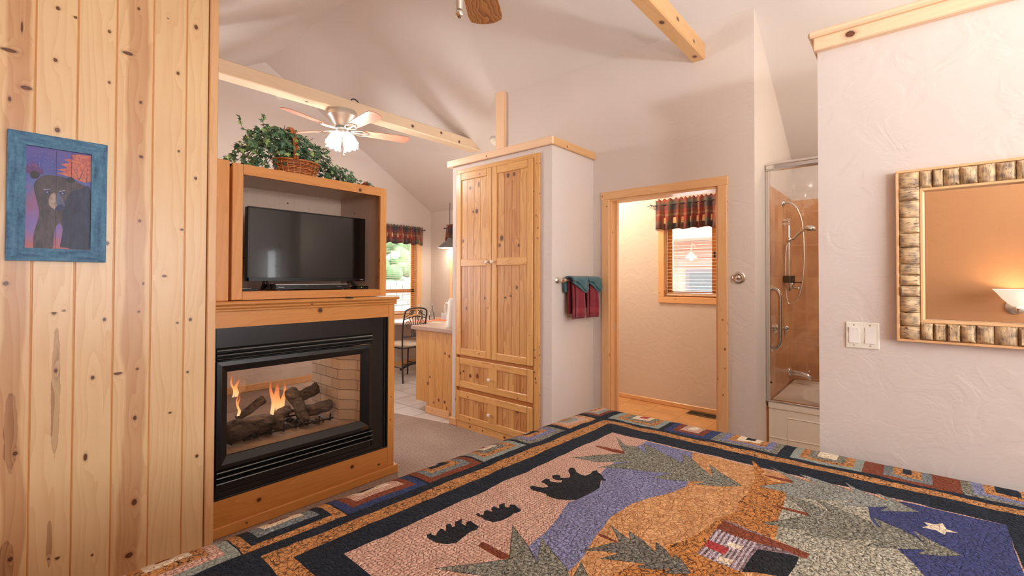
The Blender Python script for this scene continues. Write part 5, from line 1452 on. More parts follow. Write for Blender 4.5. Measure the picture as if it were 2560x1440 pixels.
# glass enclosure
se = thing('shower_door', 'chrome framed clear glass shower door on the tub rim', 'shower door', (3.86, .03, .468))
w = W(); box(w, 3.835, 3.885, -.738, .8195, 2.185, 2.245, 0, .012); box(w, 3.828, 3.84, -.738, .8195, 2.222, 2.232, 0, .003); mk('header_rail', w, M['chrome'], se)
w = W(); box(w, 3.845, 3.885, .796, .8195, .468, 2.185, 0, .006); box(w, 3.838, 3.85, .790, .802, .468, 2.185, 0, .004); mk('wall_jamb', w, M['chrome'], se)
w = W(); box(w, 3.835, 3.885, -.738, .8195, .468, .478, 0, .003); mk('bottom_track', w, M['chrome'], se)
w = W(); box(w, 3.853, 3.858, -.05, .787, .482, 2.19); mk('glass_panel', w, M['glass'], se)
w = W(); box(w, 3.872, 3.877, -.72, .03, .482, 2.19); mk('glass_panel', w, M['glass'], se)
w = W(); box(w, 3.848, 3.862, .780, .792, .60, .612, 0, .002); mk('bumper', w, M['black_steel'], se)
gb = thing('grab_bar', 'vertical chrome grab bar on the tiled wall inside the shower', 'grab bar', (4.0, .812, .83))
w = W(); tube(w, [(3.985, .812, 1.300), (3.985, .772, 1.292), (3.985, .752, 1.255), (3.985, .748, 1.20), (3.985, .748, .95), (3.985, .752, .89), (3.985, .772, .853), (3.985, .812, .845)], .0145, 14, 0, 6); mk('bar', w, M['chrome'], gb, sharp=80)
for z in (1.300, .845):
    w = W(); lathe(w, [(.034, 0), (.034, .004), (.022, .012), (.016, .014)], (3.985, .812, z), (0, -1, 0), 24); mk('flange', w, M['chrome'], gb, sharp=40)
sh = thing('shower_set', 'chrome hand shower with curved hose on a slide bar', 'shower', (4.45, .80, 1.2))
w = W(); lathe(w, [(.034, 0), (.034, .006), (.018, .016), (.012, .02)], (4.45, .812, 2.018), (0, -1, 0), 24); tube(w, [(4.45, .81, 2.018), (4.45, .77, 2.022), (4.45, .735, 2.0), (4.45, .71, 1.965)], .010, 12, 0, 6); mk('shower_arm', w, M['chrome'], sh, sharp=60)
w = W(); cyl(w, (4.45, .770, 1.30), (4.45, .770, 1.885), .012, seg=16); mk('slide_bar', w, M['chrome'], sh, sharp=60)
for z0_, nm in ((1.86, 'bracket'),):
    w = W()
    for dz in (-.028, .004): box(w, 4.425, 4.475, .755, .812, z0_+dz, z0_+dz+.024, 0, .004)
    mk('bracket', w, M['chrome'], sh)
w = W(); ball(w, (4.45, .768, 1.706), .024, 16); cyl(w, (4.45, .768, 1.706), (4.45, .735, 1.715), .014, seg=12); mk('slider', w, M['chrome'], sh, sharp=60)
w = W(); tube(w, [(4.45, .745, 1.705), (4.45, .72, 1.735), (4.45, .69, 1.765), (4.45, .655, 1.785)], .012, 12, 0, 6)
lathe(w, [(.012, -.02), (.035, -.012), (.046, .004), (.046, .014), (.040, .018)], (4.45, .615, 1.800), (0, .18, -1), 28); mk('hand_shower', w, M['chrome'], sh, sharp=50)
w = W(); lathe(w, [(0, .018), (.040, .018), (.036, .021), (0, .022)], (4.45, .615, 1.800), (0, .18, -1), 28)
for i in range(14): ball(w, (4.45+.026*math.cos(i*.9)*(.5+.5*(i % 2)), .611+.026*math.sin(i*.9)*(.5+.5*(i % 2)), 1.776), .004, 6)
mk('spray_face', w, M['steel_grey'], sh)
w = W(); tube(w, [(4.45, .71, 1.965), (4.45, .68, 1.88), (4.45, .667, 1.78), (4.45, .662, 1.68), (4.45, .662, 1.50), (4.45, .675, 1.34), (4.45, .705, 1.22), (4.45, .755, 1.165), (4.45, .785, 1.20), (4.45, .795, 1.36), (4.45, .795, 1.55), (4.45, .785, 1.66), (4.45, .768, 1.70)], .0065, 10, 0, 8); mk('hose', w, M['nickel'], sh, sharp=80)
w = W(); cyl(w, (4.45, .768, 1.345), (4.45, .768, 1.405), .042, seg=24); box(w, 4.43, 4.47, .765, .812, 1.35, 1.40, 0, .004); box(w, 4.42, 4.48, .675, .730, 1.345, 1.352, 0, .003); mk('soap_caddy', w, M['black_gloss'], sh, sharp=40)
w = W(); lathe(w, [(.042, 0), (.044, .004), (.030, .03), (.018, .055), (.014, .07)], (4.45, .768, 1.345), (0, 0, -1), 20); cyl(w, (4.45, .75, 1.305), (4.45, .70, 1.30), .011, seg=12); ball(w, (4.45, .705, 1.300), .016, 10); mk('diverter', w, M['chrome'], sh, sharp=50)
vl = thing('shower_valve', 'round chrome shower valve with a lever under the slide bar', 'valve', (4.07, .812, .99))
w = W(); lathe(w, [(0, 0), (.088, 0), (.088, .004), (.070, .012), (.040, .018), (.030, .03), (0, .03)], (4.07, .812, .992), (0, -1, 0), 36); mk('escutcheon', w, M['chrome'], vl, sharp=40)
w = W(); cyl(w, (4.07, .79, .992), (4.07, .735, .992), .018, seg=16); ball(w, (4.07, .728, .994), .024, 14); tube(w, [(4.07, .735, .99), (4.065, .728, .96), (4.06, .735, .925)], .009, 10, r2=.005); mk('lever', w, M['chrome'], vl, sharp=50)
spt = thing('tub_spout', 'long chrome tub spout with a pull knob over the tub end', 'tap', (4.66, .812, .545))
w = W(); tube(w, [(4.68, .806, .556), (4.68, .76, .555), (4.68, .70, .548), (4.68, .665, .535), (4.68, .648, .508)], .026, 16, 0, 6, r2=.017); lathe(w, [(.042, 0), (.042, .006), (.032, .014), (.026, .018)], (4.68, .812, .556), (0, -1, 0), 24); mk('spout', w, M['chrome'], spt, sharp=60)
w = W(); cyl(w, (4.68, .665, .548), (4.68, .665, .575), .004, seg=8); ball(w, (4.68, .665, .580), .010, 10); mk('pull_knob', w, M['chrome'], spt)

# ------------------------------------------------------------------ sconce beside the bed (seen in the mirror) and unseen fill lamps added for the rooms
def sconce(y, label):
    s_ = thing('wall_sconce', label, 'lamp', (XW0, y, 1.15))
    w = W(); lathe(w, [(0, 0), (.055, 0), (.055, .010), (.03, .022), (0, .024)], (XW0, y, 1.17), (1, 0, 0), 24); tube(w, [(XW0+.02, y, 1.17), (XW0+.09, y, 1.13), (XW0+.13, y, 1.17)], .008, 8, 0, 6); mk('bracket', w, M['nickel'], s_, sharp=50)
    w = W(); lathe(w, [(.03, 0), (.055, .02), (.085, .055), (.115, .10), (.135, .125)], (XW0+.15, y, 1.18), (0, 0, 1), 36, 0, False); mk('lamp_shade', w, M['sconce_glass'], s_, sharp=180)
    point_light('sconce_lamp', (XW0+.15, y, 1.245), 1.6, (1.0, .78, .56), .03)
sconce(-.60, 'white bowl shaped wall lamp by the bed head, seen in the mirror')
def fill_lamp(name, label, loc, nrm_, power, colr, r=.06):
    t_ = thing(name, label, 'lamp', loc)
    w = W(); lathe(w, [(.0, 0), (.10, 0), (.105, .012), (.09, .02)], loc, nrm_, 28); mk('rim', w, M['nickel'], t_, sharp=40)
    w = W(); lathe(w, [(.09, .016), (.075, .045), (.04, .062), (0, .066)], loc, nrm_, 28); mk('globe', w, M['lit_glass'], t_, sharp=180)
    p_ = Vector(loc)+Vector(nrm_).normalized()*.16
    point_light('fill_room_lamp', p_, power, colr, r)
fill_lamp('fill_flush_lamp', 'round flush ceiling lamp added to light the toilet room, unseen above the doorway', (4.3, 2.85, roof_z(4.3)), (-SL, 0, -1), 58, (1.0, .82, .60))  # fixture put in to carry the warm light of the toilet room
fill_lamp('fill_wall_lamp', 'round wall lamp added on the back of the mirror partition to light the tub, unseen', (2.55, -.30, 1.95), (1, 0, 0), 27, (1.0, .93, .84))  # added fill aimed at the tub apron
fill_lamp('fill_flush_lamp', 'round flush ceiling lamp added to light the tub alcove, unseen behind the mirror partition', (4.4, -.35, roof_z(4.4)), (-SL, 0, -1), 14, (1.0, .90, .76))  # second added fill, for the tile and tub rim
fill_lamp('fill_wall_lamp', 'round wall lamp added over the worktop to light the kitchen, unseen behind the wardrobe', (4.0, 3.27, 1.75), (0, 1, 0), 18, (1.0, .94, .84))  # kitchen fill light, its fixture added and kept out of view

# ------------------------------------------------------------------ kitchen base units, worktop and things on them
kb = thing('base_cabinet', 'knotty pine kitchen base cabinet end with a toe kick', 'cabinet', (3.9, 3.62, 0))
w = W()
ed = [3.285, 3.50, 3.62, 3.72, 3.755]
for i in range(4):
    a, b = ed[i], ed[i+1]
    kns = [k for k in [(3.47, .63, .010, .014), (3.405, .62, .010, .022), (3.70, .37, .010, .010), (3.73, .30, .012, .014), (3.56, .16, .010, .013), (3.47, .155, .011, .013), (3.64, .12, .008, .008), (3.44, .1, .007, .012)] if a < k[0] < b]
    wood_quad(w, lambda u, v: (2.992, u, v), b-.001, a+.001, 0.0, .842, (RNG.uniform(0, 9), RNG.uniform(0, 9)), 0, kns, None, [0, .25, -.1, .3][i])
wbox(w, 2.992, 4.88, 3.285, 3.755, .0, .842, 'z', 0, 0, 0, faces='XyYzZ')
wbox(w, 2.992, 4.88, 3.755, 3.93, .105, .842, 'z', 0, 0, 0, tone=.1)
mk('case', w, M['wardrobe'], kb)
w = W(); wbox(w, 2.978, 2.992, 3.39, 3.757, 0, .075, 'y', 0, .004, 2.0, tone=.1); mk('plinth', w, M['pine_trim'], kb)
for i in range(4):
    w = W(); a = 3.03+i*.46; wbox(w, a, a+.44, 3.93, 3.948, .13, .80, 'z', 0, .004, .8); d = mk('door', w, M['wardrobe'], kb)
    w = W(); lathe(w, [(.006, 0), (.006, .01), (.014, .018), (.01, .026), (0, .027)], (a+.40, 3.948, .74), (0, 1, 0), 14); mk('knob', w, M['white_ceramic'], d)
w = W(); wbox(w, 2.95, 4.89, 3.285, 3.965, .842, .880, 'x', 0, .003); tag(mk('worktop', w, M['laminate']), 'speckled beige laminate kitchen worktop end', 'worktop')
pt = thing('kettle', 'tall white jug kettle at the wardrobe end of the worktop', 'kettle', (3.11, 3.44, .88))
w = W(); lathe(w, [(0, 0), (.085, 0), (.087, .012), (.080, .04), (.064, .18), (.058, .265), (.052, .275), (0, .278)], (3.12, 3.485, .88), (0, 0, 1), 32); mk('body', w, M['white_plastic'], pt, sharp=50)
w = W(); lathe(w, [(.05, .276), (.045, .29), (.012, .294), (.012, .31), (0, .312)], (3.12, 3.485, .88), (0, 0, 1), 24); mk('lid', w, M['white_plastic'], pt)
w = W(); tube(w, [(3.12, 3.535, 1.10), (3.12, 3.60, 1.12), (3.12, 3.62, 1.05), (3.12, 3.575, .96)], .010, 10, 0, 6); mk('handle', w, M['white_plastic'], pt)
# pendant lamp
pd = thing('pendant_lamp', 'cone shaped pendant lamp in the dining corner', 'lamp', (4.82, 5.42, 1.85))
w = W(); lathe(w, [(.19, 0), (.188, .006), (.10, .085), (.05, .12), (.03, .16), (0, .162)], (4.76, 5.42, 1.85), (0, 0, 1), 36, 0, False); mk('lamp_shade', w, M['steel_grey'], pd, sharp=50)
w = W(); lathe(w, [(0, -.004), (.04, .0), (.182, .004)], (4.76, 5.42, 1.85), (0, 0, 1), 36, 0, False); mk('diffuser', w, M['bulb'], pd)
w = W(); cyl(w, (4.76, 5.42, 2.0), (4.76, 5.42, roof_z(4.76)), .004, seg=8); mk('cord', w, M['black_steel'], pd)
point_light('pendant_light', (4.76, 5.42, 1.80), 5, (1.0, .90, .76), .08)

# ------------------------------------------------------------------ dining table and chairs
tc = (4.31, 5.48)
tt = thing('dining_table', 'round dining table laid with orange placemats by the window', 'table', (tc[0], tc[1], 0))
w = W(); lathe(w, [(0, 0), (.54, 0), (.55, .008), (.55, .022), (.54, .030), (0, .030)], (tc[0], tc[1], .73), (0, 0, 1), 56); mk('table_top', w, M['table_top'], tt, sharp=40)
w = W(); lathe(w, [(0, .03), (.04, .03), (.035, .40), (.05, .66), (.12, .73), (0, .73)], (tc[0], tc[1], 0), (0, 0, 1), 24)
for k in range(4):
    a = PI/4+k*PI/2; tube(w, [(tc[0], tc[1], .14), (tc[0]+.2*math.cos(a), tc[1]+.2*math.sin(a), .10), (tc[0]+.34*math.cos(a), tc[1]+.34*math.sin(a), .02)], .02, 8, 0, 5)
mk('pedestal', w, M['iron'], tt)
def placemat(x, y, r, label):
    w = W(); lathe(w, [(0, 0), (.18, 0), (.18, .003), (0, .003)], (x, y, .760), (0, 0, 1), 40); tag(mk('placemat', w, M['orange_mat'], sharp=40), label, 'placemat', 'orange placemats')
placemat(4.08, 5.30, 0, 'orange round placemat behind the chair back, left one on the table')
placemat(4.48, 5.22, 0, 'orange round placemat near the worktop, right one on the table')
def carafe(x, y, label, s=1.0):
    w = W(); lathe(w, [(0, 0), (.042*s, 0), (.045*s, .01), (.040*s, .06), (.036*s, .10), (.016*s, .135), (.013*s, .17), (.015*s, .215), (.019*s, .228)], (x, y, .760), (0, 0, 1), 24, 0, False)
    tag(mk('glass_carafe', w, M['bottle_glass'], sharp=60), label, 'carafe', 'clear glass carafes')
carafe(4.395, 5.40, 'clear glass carafe in front of the corner of the dining room'); carafe(4.25, 5.50, 'clear glass carafe half hidden behind the chair back')
w = W(); prism(w, [(0, 0), (.004, 0), (.045, .10), (.041, .10)], 0, .10, 'y')
for v in w.bm.verts: v.co = Vector((4.50+v.co.x*.5+v.co.y*.75, 5.31-v.co.y*.65+v.co.x*.5, .760+v.co.z))
tag(mk('folded_card', w, M['bluecard'], recalc=True), 'pale blue folded card standing on the dining table', 'card')
w = W()
pts = [(-.05, 0), (-.01, .15), (.035, .165), (.07, .12), (.05, 0)]
prism(w, pts, -.012, .012, 'y')
for v in w.bm.verts: v.co = Vector((4.60+v.co.x*.6, 5.24-v.co.x*.7+v.co.y, .760+v.co.z))
tag(mk('napkin', w, M['napkin'], recalc=True), 'white napkin folded upright beside the pale blue card', 'napkin')
def chair(cx, cy, ang, label, show=True):
    t_ = thing('dining_chair', label, 'chair', (cx, cy, 0))
    ca, sa = math.cos(ang), math.sin(ang)
    def P(f, s, z): return (cx+ca*f-sa*s, cy+sa*f+ca*s, z)   # f towards the table, s sideways
    r = .0105; hw = .185
    for s in (-1, 1):
        w = W(); tube(w, [P(-.24, s*hw*1.12, 0), P(-.20, s*hw, .22), P(-.19, s*hw, .46), P(-.20, s*hw, .72), P(-.235, s*hw*.98, .90)], r, 8, 0, 5); mk('leg', w, M['iron'], t_, sharp=80)
        w = W(); tube(w, [P(.22, s*hw*1.1, 0), P(.19, s*hw, .25), P(.18, s*hw, .46)], r, 8, 0, 5); mk('leg', w, M['iron'], t_, sharp=80)
    w = W(); tube(w, [P(-.235, -hw*.98, .90), P(-.243, -hw*.90, .945), P(-.248, -hw*.6, .97), P(-.25, 0, .98), P(-.248, hw*.6, .97), P(-.243, hw*.90, .945), P(-.235, hw*.98, .90)], r, 8, 0, 6)
    tube(w, [P(-.205, -hw, .60), P(-.205, hw, .60)], r*.8, 8); tube(w, [P(-.228, -hw, .83), P(-.232, 0, .87), P(-.228, hw, .83)], r*.55, 8, 0, 6)
    for s in (-.075, -.038, 0, .038, .075): tube(w, [P(-.206, s*.6, .60), P(-.22, s*.75, .74), P(-.233, s*1.5, .865)], r*.5, 6, 0, 5)
    for s in (-1, 1):
        sc = []
        for i in range(20):
            a = i/19*2.9*PI; q = .045*(1-i/26); sc.append(P(-.222, s*(.118+q*math.cos(a)), .75+q*math.sin(a)*1.25))
        tube(w, sc, r*.5, 6); sc = []
        for i in range(18):
            a = i/17*2.6*PI; q = .034*(1-i/26); sc.append(P(-.243, s*(.075+q*math.cos(a)), .915+q*math.sin(a)))
        tube(w, sc, r*.5, 6)
        tube(w, [P(-.235, s*hw, .86), P(-.24, s*.10, .90), P(-.245, s*.02, .955)], r*.5, 6, 0, 5)
    mk('backrest', w, M['iron'], t_, sharp=80)
    w = W(); tube(w, [P(-.19, -hw, .45), P(.18, -hw, .45), P(.18, hw, .45), P(-.19, hw, .45), P(-.19, -hw, .45)], r, 8); mk('seat_frame', w, M['iron'], t_)
    w = W(); tube(w, [P(-.205, -hw, .19), P(.19, -hw, .19)], r*.7, 6); tube(w, [P(-.205, hw, .19), P(.19, hw, .19)], r*.7, 6); tube(w, [P(-.205, -hw, .24), P(-.205, hw, .24)], r*.7, 6); mk('stretcher', w, M['iron'], t_)
    w = W(); n_ = 10; rr_ = []
    lathe(w, [(0, 0), (.185, 0), (.20, .015), (.20, .035), (.185, .05), (0, .055)], P(0, 0, .455), (0, 0, 1), 32); mk('seat', w, M['cushion'], t_, sharp=60)
chair(3.805, 5.24, math.radians(90), 'black wrought iron chair with scroll back in front of the dining table')

# ------------------------------------------------------------------ outside the windows
M['ext_red'] = plain('red_stained_siding', (214, 150, 134), .7); M['ext_ground'] = plain('pale_gravel', (190, 184, 176), .9); M['ext_trim'] = plain('grey_outside_trim', (120, 116, 118), .6)
M['ext_window'] = plain('dark_outside_window', (96, 108, 112), .15); M['ext_pale'] = plain('pale_porch_boards', (206, 190, 172), .7); M['bush'] = plain('bush_leaf', (110, 140, 90), .7, var=.4, scale=9)
w = W(); box(w, -8, 14, -8, 16, -.25, -.2); g_ = struct('ground_outside', w, M['ext_ground'])
nb = thing('neighbour_cabin', 'red stained cabin with window seen through the bathroom window', 'cabin', (8.6, 2.0, -.2))
w = W()
for i in range(22): wbox(w, 8.2-.006, 8.4, -2.0, 7.5, -.2+i*.15, -.055+i*.15, 'y', 0, .006)
mk('siding', w, M['ext_red'], nb)
w = W(); box(w, 8.15, 8.21, 1.9, 3.0, .7, 1.55, 0, 0); mk('window_trim', w, M['ext_trim'], nb)
w = W(); box(w, 8.14, 8.152, 1.97, 2.93, .77, 1.48); mk('window_pane', w, M['ext_window'], nb)
w = W(); box(w, 7.6, 8.4, -2, 7.5, 2.05, 2.15); mk('eave', w, M['ext_pale'], nb)
ln_ = thing('porch_lantern', 'pale conical porch lantern outside the bathroom window', 'lamp', (8.0, 2.85, 1.6))
w = W(); lathe(w, [(0, .12), (.03, .11), (.04, .08), (.06, .065), (.10, .01), (.10, 0)], (8.0, 2.85, 1.74), (0, 0, 1), 24, 0, False); tube(w, [(8.0, 2.85, 1.87), (8.05, 2.85, 2.0), (8.19, 2.85, 1.95)], .012, 8); mk('lamp_shade', w, M['ext_pale'], ln_)
w = W(); ball(w, (8.0, 2.85, 1.735), .04, 14); mk('globe', w, M['lit_glass'], ln_)
w = W()
for i in range(14):
    for j in range(24):
        ox = (j+.5*(i % 2))*.30; box(w, 2.2+ox, 2.2+ox+.285, 8.5, 8.6, -.2+i*.11, -.2+i*.11+.10, 0, .004)
tag(mk('outside_wall', w, plain('grey_garden_block', (176, 172, 172), .9)), 'low grey block wall outside the dining window', 'wall')
w = W()
for x in (3.0, 4.35, 5.8): box(w, x, x+.16, 7.6, 7.76, -.2, 2.6, 0, .01)
tag(mk('porch_posts', w, M['ext_pale']), 'pale porch posts outside the dining window', 'post'); bpy.data.objects['porch_posts'].name = 'porch_structure'
w = W(); rr = random.Random(9)
for i in range(300): ball(w, (rr.uniform(2.0, 7.0), rr.uniform(9.2, 9.9), rr.uniform(-.1, 2.6)), rr.uniform(.12, .26), 8)
o = tag(mk('bushes', w, M['bush']), 'blurred green bushes beyond the block wall', 'bushes', None, 'stuff')

# torchiere added out of view behind the camera: fill light bounced off the ceiling
tl = thing('fill_torchiere', 'unseen uplight floor lamp added behind the bed to brighten the ceiling', 'lamp', (.35, -1.9, 0))
w = W(); lathe(w, [(0, 0), (.14, 0), (.14, .02), (.02, .035), (0, .035)], (.35, -1.9, 0), (0, 0, 1), 28); mk('base', w, M['iron'], tl, sharp=40)
w = W(); cyl(w, (.35, -1.9, .03), (.35, -1.9, 1.72), .012, seg=12); mk('pole', w, M['iron'], tl)
w = W(); lathe(w, [(.02, 0), (.08, .03), (.15, .09), (.19, .15)], (.35, -1.9, 1.70), (0, 0, 1), 36, 0, False); mk('lamp_shade', w, M['white_ceramic'], tl, sharp=180)
area_light('fill_torchiere_light', (.35, -1.9, 1.84), (.26, .26), 94, (.94, .98, 1.0), (0.62, .55, 1))
# ------------------------------------------------------------------ bed and quilt
ZB = .68
bed = thing('bed', 'bed hidden under the patchwork quilt', 'bed', (1.15, .42, 0))
w = W(); box(w, .12, 2.22, -.42, 1.30, .36, .64, 0, .05); mk('mattress', w, M['cushion'], bed)
w = W(); box(w, .14, 2.20, -.40, 1.28, .14, .36, 0, .02); mk('box_spring', w, M['napkin'], bed)
for x in (.25, 2.1):
    for y in (-.3, 1.18):
        w = W(); wbox(w, x-.03, x+.03, y-.03, y+.03, 0, .14, 'z', 0, .004); mk('leg', w, M['pine_trim'], bed)

